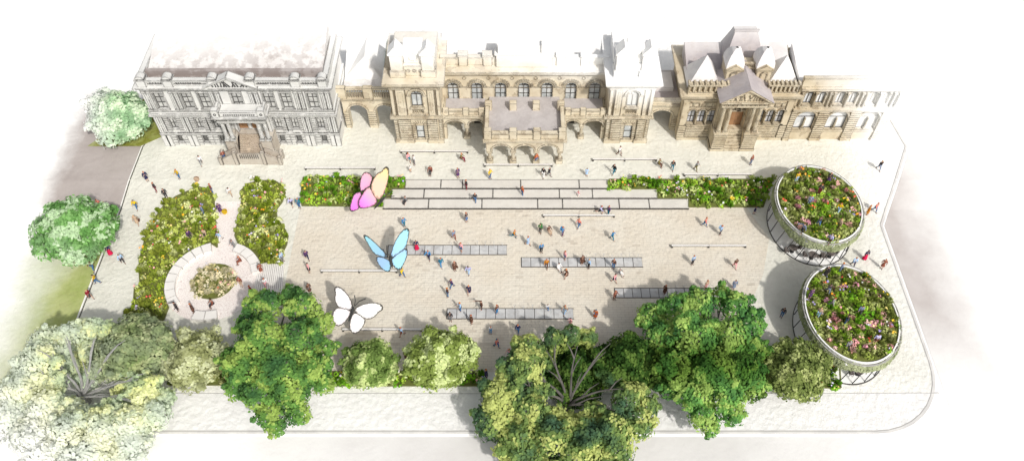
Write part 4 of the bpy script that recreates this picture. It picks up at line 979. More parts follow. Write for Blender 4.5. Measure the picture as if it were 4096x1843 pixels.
# ------------------------------------------------------------------ round pavilions
CAFE = mat('cafe_dark', (0.10, 0.085, 0.08), (0.17, 0.15, 0.14), 3)
def pavilion(c, rx, ry, label, seed):
    zg, zt = -.45, 3.5; rd = random.Random(seed)
    T = thing('round_pavilion', label, 'pavilion', (c[0], c[1], zg))
    E = lambda k, n=64: [(c[0]+rx*k*math.cos(6.2832*i/n), c[1]+ry*k*math.sin(6.2832*i/n)) for i in range(n)]
    f = MB(); f.slab(E(1.0), zg, zg+.06); f.build('floor', RIM, T)
    f = MB()
    for zz0, zz1, k0, k1 in ((zg, zg+.1, 1.0, 1.015),):
        a, b = E(k0), E(k1)
        for i in range(64): j = (i+1)%64; f.add([(*b[i],zz0),(*b[j],zz0),(*b[j],zz1),(*b[i],zz1),(*a[i],zz1),(*a[j],zz1)], [(0,1,2,3),(3,2,5,4)])
    f.build('base_ring', MT['ink'], T)
    r_ = MB(); r_.slab(E(.97), zt-.35, zt-.02); r_.build('roof', MT['kerb'], T)
    r_ = MB(); a, b = E(.974), E(1.0)
    for i in range(64):
        j = (i+1)%64
        r_.add([(*a[i],zt-.3),(*b[i],zt-.3),(*b[j],zt-.3),(*a[j],zt-.3),(*a[i],zt+.22),(*b[i],zt+.22),(*b[j],zt+.22),(*a[j],zt+.22)], [(4,5,6,7),(1,2,6,5),(3,0,4,7),(0,3,2,1)])
    r_.build('rim', RIM, T)
    r_ = MB(); b, a = E(1.02), E(1.045)
    for i in range(64):
        j = (i+1)%64; r_.add([(*b[i],zt+.12),(*a[i],zt+.12),(*a[j],zt+.12),(*b[j],zt+.12),(*b[i],zt+.06),(*a[i],zt+.06),(*a[j],zt+.06),(*b[j],zt+.06)], [(0,1,2,3),(1,5,6,2),(7,6,5,4)])
    r_.build('outer_band', MT['inksoft'], T)
    n = 22
    for i in range(n):
        t0 = 6.2832*(i+.5)/n; t1 = t0+.12
        m = MB(); m.tube((c[0]+rx*.985*math.cos(t0), c[1]+ry*.985*math.sin(t0), zg+.06), (c[0]+rx*.97*math.cos(t1), c[1]+ry*.97*math.sin(t1), zt-.34), .055, .045, 6); m.build('column', DARKMETAL, T)
    # inner wall core
    m = MB(); a = E(.5, 40); 
    for i in range(40): j = (i+1)%40; m.add([(*a[i],zg+.06),(*a[j],zg+.06),(*a[j],zt-.35),(*a[i],zt-.35)], [(0,1,2,3)])
    m.build('core_wall', GLASSWALL, T)
    # hanging greenery round the eaves
    sk = MB()
    for i in range(3000):
        t = rd.uniform(0, 6.2832); d = rd.random(); drop = (1.15+.55*mn.noise(Vector((math.cos(t)*3, math.sin(t)*3, seed))))
        z = zt+.1-d*drop; k = 1.03+.05*math.sin(d*3)*rd.uniform(.4, 1)
        p = Vector((c[0]+rx*k*math.cos(t), c[1]+ry*k*math.sin(t), z))
        nrm = Vector((math.cos(t), math.sin(t), .35)).normalized()
        g = mn.noise(p*.8)
        col = lerp((0.26,0.30,0.15),(0.45,0.49,0.30), max(0, min(1, .5+g+rd.uniform(-.25,.25))))
        leafq(sk, p, (nrm+Vector((rd.uniform(-.4,.4),rd.uniform(-.4,.4),rd.uniform(-.3,.3)))).normalized(), rd.uniform(.1,.2), .6, rd, col)
    tag(sk.build('hanging_greenery', LEAF, T), kind='stuff')
    s = MB(); s.slab(E(.972), zt-.01, zt+.06); s.build('soil', SOIL, T)
    def pf(x, y):
        q = math.hypot((x-c[0]-.3)/rx, (y-c[1])/ry)
        return FRESH if q+.25*mn.noise(Vector((x*.7, y*.7, seed))) < .42 else SAGE
    P = E(.945, 40)
    planting(T, P, lambda x, y: zt+.06, SAGE, rd, step=.6, rad=.42, blooms=.18, palf=pf, pink=.24, hgt=.3, nl=24)
    return T
C1, C2 = (33.0, 55.6), (32.9, 41.8)
pavilion(C1, 4.45, 5.35, 'round pavilion with flower-covered roof beside the long flower bed, the farther of the two', 21)
pavilion(C2, 4.4, 5.6, 'round pavilion with flower-covered roof nearest the front corner trees', 22)
def cafe_set(x, y, rot, seed, where):
    t = thing('cafe_table', 'small dark round cafe table '+where, 'table', (x, y, -.39)); t.rotation_euler.z = 0
    m = MB(); m.cyl(x, y, .28, .33, .45, .45, 14); m.build('tabletop', CAFE, t); m = MB(); m.cyl(x, y, -.39, .28, .05, .05, 8); m.cyl(x, y, -.389, -.34, .26, .22, 10); m.build('pedestal', DARKMETAL, t)
    for i, (a, side) in enumerate(((rot, 'left'), (rot+math.pi, 'right'))):
        px, py = x+.72*math.cos(a), y+.72*math.sin(a)
        ch = thing('cafe_chair', 'dark cafe chair %s of the table %s' % ('right' if math.cos(a) > 0 else 'left', where), 'chair', (px, py, -.39), 'dark chairs at the cafe tables')
        m = MB(); m.box(px-.22, px+.22, py-.22, py+.22, .04, .09); m.build('seat', CAFE, ch)
        m = MB(); bx, by = px+.2*math.cos(a), py+.2*math.sin(a); m.box(bx-.06-.16*abs(math.sin(a)), bx+.06+.16*abs(math.sin(a)), by-.04-.18*abs(math.cos(a)), by+.04+.18*abs(math.cos(a)), .1, .52); m.build('backrest', CAFE, ch)
        for sx in (-.18, .18):
            for sy in (-.18, .18): m = MB(); m.tube((px+sx, py+sy, -.39), (px+sx, py+sy, .04), .022, .022, 5); m.build('leg', DARKMETAL, ch)
for x, y, r, w in ((30.4,52.1,.3,'under the far pavilion, leftmost'), (32.3,51.2,-.1,'under the far pavilion, in the middle'), (34.3,51.4,.4,'under the far pavilion, rightmost'),
                   (29.6,39.6,.8,'under the near pavilion, at its left side'), (33.6,37.3,.2,'under the near pavilion, at its front')):
    cafe_set(x, y, r, 1, w)

# ------------------------------------------------------------------ trees
P_D = dict(dark=(0.055,0.145,0.05), mid=(0.14,0.30,0.065), light=(0.36,0.50,0.12), s=.55)
P_I = dict(dark=(0.055,0.17,0.055), mid=(0.16,0.36,0.08), light=(0.38,0.54,0.14), s=.55)
P_G = dict(dark=(0.065,0.135,0.075), mid=(0.19,0.29,0.085), light=(0.54,0.60,0.20), s=.5)
P_H = dict(dark=(0.018,0.05,0.01), mid=(0.045,0.105,0.018), light=(0.13,0.22,0.045), s=.9)
P_E = dict(dark=(0.13,0.21,0.05), mid=(0.22,0.33,0.085), light=(0.58,0.68,0.29), s=.85)
P_F = dict(dark=(0.20,0.27,0.06), mid=(0.28,0.37,0.09), light=(0.66,0.75,0.36), s=.85)
P_K = dict(dark=(0.135,0.185,0.05), mid=(0.23,0.29,0.085), light=(0.46,0.52,0.21), s=.95)
P_B = dict(dark=(0.13,0.19,0.06), mid=(0.22,0.30,0.10), light=(0.42,0.48,0.22), s=.9)
P_C = dict(dark=(0.27,0.30,0.12), mid=(0.40,0.43,0.20), light=(0.62,0.66,0.40), s=.85)
P_L = dict(dark=(0.22,0.42,0.20), mid=(0.42,0.62,0.37), light=(0.74,0.88,0.64), s=.75)
P_M = dict(dark=(0.12,0.29,0.075), mid=(0.20,0.42,0.12), light=(0.55,0.72,0.46), s=.8)
P_A = dict(dark=(0.33,0.46,0.27), mid=(0.50,0.61,0.29), light=(0.78,0.82,0.32), s=.5)
BIG_LOBES = [(1262,1000,5,2.0),(1245,1060,4.2,1.9),(1300,1110,4,2.1),(1335,1035,5,1.7),(1432,1085,4,1.6),(1400,1045,3.6,1.0),(1470,1060,3.8,1.1),(1430,1062,3.2,1.0),(1505,1045,3.8,1.3),(1365,1065,4.4,1.4),(1352,985,4.8,1.2),(1540,950,4.2,1.2),(1370,905,5.2,1.1),(1440,845,5,1.1),(1385,1100,5,1.7),(1320,920,6,2.0),(1330,878,6,1.5),(1290,955,5.2,1.6),(1395,858,5.6,1.3),(1480,850,4.6,1.0),(1580,1000,5.0,1.6),(1600,1060,4.5,1.7),(1545,1080,5,1.8),(1475,1100,4.6,1.7),(1450,1150,4,1.9),(1330,1160,3.5,1.8),(1545,1130,3.6,1.9),(1630,1020,4.2,1.0),(1520,1175,3.2,1.7),(1400,1190,3.2,1.7)]
D_LOBES = [(1700,780,5.5,1.8),(1640,800,4.8,1.6),(1760,765,6,1.7),(1850,770,6,1.6),(1820,745,5.5,1.2),(1890,815,5.2,1.5),(1665,850,5.5,1.8),(1750,850,7.5,2.2),(1840,850,7,2.0),(1905,880,4.6,1.2),(1700,920,6,2.0),(1790,930,7,2.2),(1870,930,5.6,1.8),(1740,985,5,1.8),(1825,990,5.2,1.8),(1690,975,4,1.3),(1770,1045,4,1.4),(1840,1040,4,1.2),(1785,1075,3.4,.9),(1900,965,4.2,1.1)]
def tree(label, base, lobes, pal, seed, nl=520, ls=.27, bark=BARK, limbs=True, white=None, arms=None, dark_clumps=None, group=None, trunk_r=.4, shell=.55):
    rd = random.Random(seed); b = Vector((base.x, base.y, gz(base.y) if base.y > 31.2 else -.55))
    T = thing('tree', label, 'tree', b, group)
    cr = MB(); L = []
    for (u, v, z, r) in lobes:
        c = G(u, v, z*.72) if u is not None else v; L.append((c, r))
    for c, r in list(L):                     # loose sprays beyond the main masses
        for k in range(4):
            d = Vector((rd.gauss(0,1), rd.gauss(0,1), abs(rd.gauss(0,.5)))).normalized(); q = r*rd.uniform(.2,.36)
            L.append((c+d*r*rd.uniform(.85,1.12), q))
    for c, r in L:
        n = int(nl*r*r/3.2)
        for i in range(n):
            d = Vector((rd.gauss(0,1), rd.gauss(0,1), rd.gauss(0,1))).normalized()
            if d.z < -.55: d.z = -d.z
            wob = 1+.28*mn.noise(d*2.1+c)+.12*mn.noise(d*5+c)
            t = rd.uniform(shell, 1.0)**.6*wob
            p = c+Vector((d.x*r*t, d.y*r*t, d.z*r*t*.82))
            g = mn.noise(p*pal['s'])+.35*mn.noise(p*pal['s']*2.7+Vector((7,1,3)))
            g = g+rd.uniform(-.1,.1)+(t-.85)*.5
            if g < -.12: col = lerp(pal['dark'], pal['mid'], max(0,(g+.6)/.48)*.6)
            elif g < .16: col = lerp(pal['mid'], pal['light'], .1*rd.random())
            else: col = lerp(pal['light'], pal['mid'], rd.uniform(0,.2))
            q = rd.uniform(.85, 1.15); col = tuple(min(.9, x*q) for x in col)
            if dark_clumps: k = max(0, min(.8, dark_clumps(p))); col = lerp(col, (.03+col[0]*.12,.075+col[1]*.15,.012), k)  # band of darker leaf clumps, a variation in leaf colour
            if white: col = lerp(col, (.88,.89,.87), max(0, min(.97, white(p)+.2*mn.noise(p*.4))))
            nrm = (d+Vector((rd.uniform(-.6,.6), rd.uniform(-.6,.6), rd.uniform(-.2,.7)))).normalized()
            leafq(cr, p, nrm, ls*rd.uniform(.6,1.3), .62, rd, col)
    cr.build('crown', LEAF, T)
    tk = MB(); cz = sum((c.z for c, r in L))/len(L); top = Vector((b.x, b.y, b.z+max(1.2, (cz-b.z)*.42)))
    tk.tube(b-Vector((0,0,.05)), top, trunk_r, trunk_r*.7, 10); tk.tube(b-Vector((0,0,.05)), b+Vector((0,0,.4)), trunk_r*1.5, trunk_r, 10)
    for pts in (arms or []):                # spreading bare limbs, each forking near its end
        PP = [b+Vector((0,0,.9))]+[G(q[0], q[1], q[2]) for q in pts]; PP = [PP[0]]+[p+Vector((rd.uniform(-.08,.08), rd.uniform(-.08,.08), 0)) for p in PP[1:]]
        SP = []
        for i in range(len(PP)-1):
            p0, p1, p2, p3 = PP[max(i-1,0)], PP[i], PP[i+1], PP[min(i+2,len(PP)-1)]
            for k in range(5):
                t = k/5; SP.append(.5*((2*p1)+(p2-p0)*t+(2*p0-5*p1+4*p2-p3)*t*t+(3*p1-p0-3*p2+p3)*t**3))
        SP.append(PP[-1]); n = len(SP)-1
        for i in range(n): tk.tube(SP[i], SP[i+1], .14*(1-i/n)+.03, .14*(1-(i+1)/n)+.03, 7)
        for k in (n*2//5, n*3//5, n*4//5):
            e = SP[k]+(SP[min(k+3,n)]-SP[k])*1.2+Vector((rd.uniform(-1,1)*1.1, rd.uniform(-.4,1)*.9, rd.uniform(0,.6))); m_ = SP[k].lerp(e,.5)+Vector((0,.1,.15))
            tk.tube(SP[k], m_, .08, .055, 6); tk.tube(m_, e, .055, .02, 6)
    L = L[:len(lobes)]
    for c, r in (L if limbs and not arms else L[:0] if arms else L[:4]):
        m = top.lerp(c, .5)+Vector((rd.uniform(-.3,.3), rd.uniform(-.3,.3), .35)); r0 = trunk_r*.42
        tk.tube(top-Vector((0,0,.2)), m, r0, r0*.6, 7); tk.tube(m, c, r0*.6, r0*.22, 6)
        for k in range(2):
            e = c+Vector((rd.uniform(-1,1)*r*.7, rd.uniform(-1,1)*r*.7, rd.uniform(-.2,.6)*r)); tk.tube(m.lerp(c, .4+.3*k), e, r0*.3, .02, 5)
    tk.build('trunk', bark, T)
    return T
def roundlobes(u, v, z, rpx, rd):
    c = G(u, v, z); r = rpx*K*c.to_3d().__sub__(Vector((0,0,CAM_H))).length/FOC
    out = [(None, c, 0, r*.80)]
    for i in range(7):
        a = 6.28*i/7+rd.uniform(-.3,.3); out.append((None, c+Vector((math.cos(a)*r*.52, math.sin(a)*r*.52, rd.uniform(-.3,.2)*r)), 0, r*rd.uniform(.40,.55)))
    out.append((None, c+Vector((0,0,r*.35)), 0, r*.5))
    return out
ARMS_ALL = [[(1405,985,2.6),(1365,950,4.2),(1345,905,5.6)],[(1418,975,2.8),(1398,920,4.6),(1392,872,5.8)],[(1435,985,2.8),(1440,930,4.8),(1452,870,6.0)],[(1440,990,2.6),(1478,930,4.6),(1508,885,5.6)],[(1452,1005,2.4),(1510,985,3.8),(1562,975,5.0)],[(1440,1015,2.2),(1500,1020,3.4),(1545,1030,4.4)],[(1400,1000,2.4),(1350,985,3.6),(1312,960,4.8)],[(1425,1020,2.6),(1400,1070,3.6)],[(1430,1020,2.6),(1470,1070,3.6)]]
ARMS = ARMS_ALL[:7]
def rtree(label, u, v, z, rpx, pal, seed, **kw):
    rd = random.Random(seed); L = roundlobes(u, v, z, rpx, rd); c = L[0][1]
    return tree(label, c, L, pal, seed, limbs=False, trunk_r=.24, **kw)
tree('big spreading tree at the front middle with yellow-green leaves and bare dark limbs showing', G(1432,1030), BIG_LOBES, P_G, 31, dark_clumps=lambda p: (.8-((p.y*70/(70-p.z)-38.6)/3.0)**2)*min(1,max(0,(p.x-2.6)*.5))+.1*mn.noise(p*.6), nl=1250, ls=.165, arms=ARMS, trunk_r=.36)
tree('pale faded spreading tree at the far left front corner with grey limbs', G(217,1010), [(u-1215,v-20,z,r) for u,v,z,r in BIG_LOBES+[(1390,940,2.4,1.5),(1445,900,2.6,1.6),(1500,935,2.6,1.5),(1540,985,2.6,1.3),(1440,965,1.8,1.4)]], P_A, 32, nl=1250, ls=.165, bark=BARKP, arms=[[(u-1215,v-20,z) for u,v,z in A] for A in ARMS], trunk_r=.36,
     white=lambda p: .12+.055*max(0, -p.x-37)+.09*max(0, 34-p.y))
tree('bushy mid-green tree at the left front beside the round garden', G(690,950), [(u-1090,v,z,r) for u,v,z,r in D_LOBES if (u,v) not in ((1640,800),(1665,850),(1700,780))]+[(625,815,4.6,1.3),(590,905,4.6,1.5)], P_D, 33, nl=1200, ls=.16)
tree('bright green tree at the right front reaching over the grey fountain strip', G(1775,950), D_LOBES, P_I, 34, dark_clumps=lambda p: .85-((p.y*70/(70-p.z)-38.4)/3.2)**2+.3*mn.noise(p*.6), nl=1200, ls=.16)
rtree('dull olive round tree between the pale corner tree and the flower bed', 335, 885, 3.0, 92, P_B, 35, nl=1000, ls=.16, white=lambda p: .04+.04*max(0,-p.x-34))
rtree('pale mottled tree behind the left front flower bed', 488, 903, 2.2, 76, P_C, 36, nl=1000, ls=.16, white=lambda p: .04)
rtree('small round green tree standing left of the mottled lime tree', 930, 915, 2.6, 70, P_E, 37, nl=1000, ls=.16)
rtree('round lime-green mottled tree in the front flower bed', 1108, 900, 3.0, 92, P_F, 38, nl=1000, ls=.17)
rtree('dark green tree behind the limbs of the big spreading tree', 1440, 940, 1.0, 88, P_H, 39, nl=1000, ls=.16)
rtree('dark low tree between the big spreading tree and the bright green tree', 1570, 915, 2.6, 82, P_H, 40, nl=1000, ls=.16)
rtree('dark green tree under the left edge of the bright green tree', 1680, 930, 2.4, 70, P_H, 41, nl=1000, ls=.16)
rtree('deep green tree between the bright green tree and the mottled corner tree', 1845, 930, 3.0, 84, P_H, 42, nl=1000, ls=.16)
rtree('olive mottled tree at the foot of the near round pavilion', 2000, 930, 2.4, 84, P_K, 43, nl=1000, ls=.16)
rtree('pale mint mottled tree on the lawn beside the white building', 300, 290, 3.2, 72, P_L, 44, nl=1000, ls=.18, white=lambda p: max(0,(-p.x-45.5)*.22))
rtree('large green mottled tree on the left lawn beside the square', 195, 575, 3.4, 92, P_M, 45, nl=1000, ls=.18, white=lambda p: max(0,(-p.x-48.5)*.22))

def hedge(label, path, h, wd, seed):
    rd = random.Random(seed); P = [G(*q) for q in path]; c = sum(P, Vector())/len(P)
    T = thing('hedge', label, 'hedge', (c.x, c.y, gz(c.y))); mb = MB(); st = MB()
    for a, b in zip(P, P[1:]):
        n = int((b-a).length*260)
        for i in range(n):
            q = a.lerp(b, rd.random()); t = rd.uniform(0, math.pi); k = rd.uniform(.75, 1.0)*(1+.3*mn.noise(q*.9))
            p = q+Vector((0, math.cos(t)*wd*k, .1+math.sin(t)*h*k)); g = mn.noise(p*1.1)+rd.uniform(-.2,.2)
            col = lerp((.03,.075,.012), (.11,.21,.03), max(0, min(1, .4+g)))
            leafq(mb, p, Vector((rd.uniform(-.5,.5), math.cos(t)+rd.uniform(-.4,.4), math.sin(t)+.3)).normalized(), rd.uniform(.1,.2), .6, rd, col)
        for i in range(int((b-a).length/.8)): q = a.lerp(b, rd.random()); st.tube(q, q+Vector((rd.uniform(-.2,.2),0,h*.7)), .04, .02, 5)
    mb.build('foliage', LEAF, T); st.build('stem', BARK, T)
hedge('dark green clipped hedge running behind the front flower bed under the right-hand trees', [(1345,905),(1500,912),(1650,905),(1935,908)], 1.7, 1.0, 61)
# ------------------------------------------------------------------ giant butterflies
def QB(u, v): return ray(1300+u/1.655, 640+v/1.655)
def hit(d, P0, n):
    o = Vector((0,0,CAM_H)); t = (P0-o).dot(n)/d.dot(n); return o+d*t
def smooth(P, k=2):
    for _ in range(k):
        Q_ = []; n = len(P)
        for i in range(n):
            a, b = P[i], P[(i+1)%n]; Q_ += [(a[0]*.75+b[0]*.25, a[1]*.75+b[1]*.25), (a[0]*.25+b[0]*.75, a[1]*.25+b[1]*.75)]
        P = Q_
    return P
def butterfly(label, body, wings, ants, mats_, z0=2.6):
    bc = ((body[0][0]+body[1][0])/2, (body[0][1]+body[1][1])/2)
    n0 = Vector((0, -.62, .78)).normalized(); d = QB(*bc); t = (z0-CAM_H)/d.z; P0 = Vector((0,0,CAM_H))+d*t
    h, tl = hit(QB(*body[0]), P0, n0), hit(QB(*body[1]), P0, n0); ax = (h-tl).normalized()
    T = thing('butterfly', label, 'butterfly', P0)
    for k, (side, pts) in enumerate(wings):
        n = n0.copy(); n.rotate(Matrix.Rotation(side, 3, ax))
        PP = [hit(QB(*q), P0, n)+n*.012*k for q in smooth(pts, 2)]
        m = MB(); m.add([p+n*.02 for p in PP]+[p-n*.02 for p in PP], [tuple(range(len(PP)-1,-1,-1)), tuple(range(len(PP), 2*len(PP)))])
        for i in range(len(PP)):
            th = .028+.022*abs(math.sin(i*1.7)); m.tube(PP[i], PP[(i+1)%len(PP)], th, .032, 5, 1)
        # hatch marks in from the margin
        cen = sum(PP, Vector())/len(PP)
        for i in range(0, len(PP), 1):
            for q in (0, .5):
                e = PP[i].lerp(PP[(i+1)%len(PP)], q); m.tube(e+n*.03, e.lerp(cen, .09+.05*((i*7)%3))+n*.03, .028, .006, 4, 1)
        w = m.build('wing', [mats_[k % len(mats_)], MT['ink']], T)
    b = MB(); L = (h-tl).length
    ks = [0,.12,.3,.42,.55,.8,1]; rs = [.07,.14,.17,.12,.13,.1,.03]
    for (a, ra), (c, rc) in zip(zip(ks, rs), zip(ks[1:], rs[1:])): b.tube(h.lerp(tl, a)+n0*.06, h.lerp(tl, c)+n0*.06, ra, rc, 9)
    b.build('body', DARKMETAL, T)
    for A in ants:
        a = MB(); PP = [hit(QB(*q), P0, n0)+n0*.06 for q in A]
        for i, (p, q) in enumerate(zip(PP, PP[1:])): a.tube(p, q, .045, .04 if i < len(PP)-2 else .055, 5)
        a.build('antenna', DARKMETAL, T)
def wmat(name, c, g): return mat(name, c, grad=g, rough=.9)
pk1 = wmat('pink_wash', (.90,.50,.90), [(.33,.0,.20,0,(.90,.82,.42))]); 
def gradmat(name, ca, cb, pa, pb):           # colour wash from world point a to world point b
    v = pb-pa; L2 = v.length_squared; vv = v/L2
    return mat(name, ca, grad=[(vv.x, vv.y, vv.z, -pa.dot(vv), cb)])
def wp(u, v): d = QB(u, v); t = (2.6-CAM_H)/d.z; return Vector((0,0,CAM_H))+d*t
YEL, PNK, MAG, PEACH = (.80,.70,.20), (.78,.38,.58), (.80,.17,.72), (.80,.52,.40)
butterfly('giant pink and yellow butterfly hovering over the left end of the steps', ((395,245),(325,325)),
  [(-.12, [(240,215),(230,190),(235,130),(250,90),(270,78),(300,90),(318,120),(305,150),(300,175),(270,190)]),
   (-.12, [(243,213),(215,212),(190,230),(175,280),(163,320),(170,340),(190,340),(232,318),(222,275),(245,235)]),
   (.1, [(348,270),(310,200),(300,172),(270,190),(250,225),(222,270),(222,310),(240,322),(300,310),(340,290)]),
   (.1, [(350,272),(310,215),(303,165),(330,110),(350,86),(375,78),(395,48),(412,44),(424,62),(422,110),(405,180),(385,240)])],
  [[(380,262),(405,235),(440,208)], [(385,258),(405,244),(460,240)]],
  [gradmat('pink_wing', PNK, PEACH, wp(235,190), wp(310,90)), gradmat('magenta_wing', MAG, PNK, wp(175,320), wp(240,215)), gradmat('rose_wing', MAG, PEACH, wp(230,300), wp(320,220)), gradmat('yellow_wing', PEACH, YEL, wp(320,200), wp(370,100))])
CY, PB = (.33,.70,.76), (.34,.54,.80)
b_a, b_b = gradmat('aqua_wing', PB, CY, wp(430,650), wp(530,470)), gradmat('sky_wing', PB, CY, wp(440,650), wp(480,720))
butterfly('giant pale blue butterfly hovering over the middle left of the square', ((428,632),(447,715)),
  [(-.35, [(428,650),(345,632),(320,612),(280,545),(258,512),(255,494),(275,498),(325,540),(400,615)]),
   (-.35, [(340,632),(428,658),(437,700),(430,737),(410,740),(385,724),(368,706),(343,670)]),
   (.2, [(430,655),(440,600),(468,530),(508,470),(540,448),(560,462),(548,530),(532,582),(480,625)]),
   (.2, [(438,655),(530,583),(547,592),(542,640),(517,692),(502,722),(478,724),(453,702),(440,672)])],
  [[(412,632),(408,600),(410,565)], [(405,637),(396,612),(384,588)]], [gradmat('aqua_wing_left', PB, CY, wp(430,650), wp(270,500)), b_b, b_a, b_b])
W1, W2 = (.90,.89,.88), (.90,.84,.86)
w_a = gradmat('white_wing', W2, W1, wp(180,1000), wp(80,850)); w_b = gradmat('cream_wing', (.90,.86,.86), (.90,.89,.82), wp(190,1000), wp(360,960))
butterfly('giant white butterfly hovering near the front left of the square', ((190,970),(158,1070)),
  [(-.15, [(185,988),(140,990),(85,972),(63,920),(72,882),(62,856),(70,836),(97,838),(132,868),(167,915),(184,965)]),
   (-.15, [(182,995),(85,972),(56,1000),(50,1045),(64,1087),(90,1099),(117,1086),(152,1046)]),
   (.15, [(188,992),(230,960),(300,943),(352,945),(382,963),(383,990),(357,1001),(332,1032),(300,1050),(265,1050),(220,1022)]),
   (.15, [(192,998),(268,1050),(264,1077),(237,1122),(206,1146),(178,1142),(162,1110),(168,1060)])],
  [[(195,965),(201,930),(196,893)], [(200,965),(225,935),(270,916)]], [w_a, w_a, w_b, w_b])
# ------------------------------------------------------------------ people
def skinmesh(name, nodes, edges, sub=1):
    me = bpy.data.meshes.new(name+'_cage'); me.from_pydata([n[0] for n in nodes], edges, [])
    o = bpy.data.objects.new('cage', me); COL.objects.link(o)
    o.modifiers.new('skin', 'SKIN')
    sv = me.skin_vertices[0].data
    for i, n in enumerate(nodes):
        r = n[1]; sv[i].radius = (r, r) if isinstance(r, float) else r; sv[i].use_root = (i == 0)
    m = o.modifiers.new('sub', 'SUBSURF'); m.levels = sub; m.render_levels = sub
    dg = bpy.context.evaluated_depsgraph_get(); dg.update()
    out = bpy.data.meshes.new_from_object(o.evaluated_get(dg)); out.name = name
    bpy.data.objects.remove(o); bpy.data.meshes.remove(me)
    return out
def rot(v, a): return Vector((v.x, v.y*math.cos(a)-v.z*math.sin(a), v.y*math.sin(a)+v.z*math.cos(a)))
def limb(o, l1, a1, l2, a2, out=0.0):       # swing angles about the hip/shoulder, forward (-y) positive
    p1 = o+Vector((out*l1, -math.sin(a1)*l1, -math.cos(a1)*l1)); p2 = p1+Vector((out*l2*.4, -math.sin(a2)*l2, -math.cos(a2)*l2)); return p1, p2
POSES = {  # left leg (thigh, shin), right leg, left arm (upper, fore, out), right arm, lean
 'stand': ((.04,-.02),(-.03,-.06),(.05,.2,.22),(-.02,.15,.22),0),
 'phone': ((.02,-.03),(-.05,-.08),(.15,1.7,.2),(.1,.9,.25),.03),
 'walk':  ((.42,.12),(-.30,-.62),(-.35,-.1,.15),(.35,.65,.15),.06),
 'walkb': ((-.34,-.55),(.40,.15),(.4,.7,.15),(-.35,-.05,.15),.05),
 'run':   ((.75,-.25),(-.5,-1.35),(-.7,.4,.2),(.7,1.6,.2),.2),
 'point': ((.34,.1),(-.25,-.5),(.1,.3,.2),(1.35,1.45,.45),.05),
 'arms':  ((.12,-.05),(-.1,-.2),(.9,1.9,1.1),(.9,1.9,1.1),0),
 'sit':   ((1.45,-.02),(1.4,.05),(.35,.95,.2),(.35,1.0,.2),.1)}
PM = {}
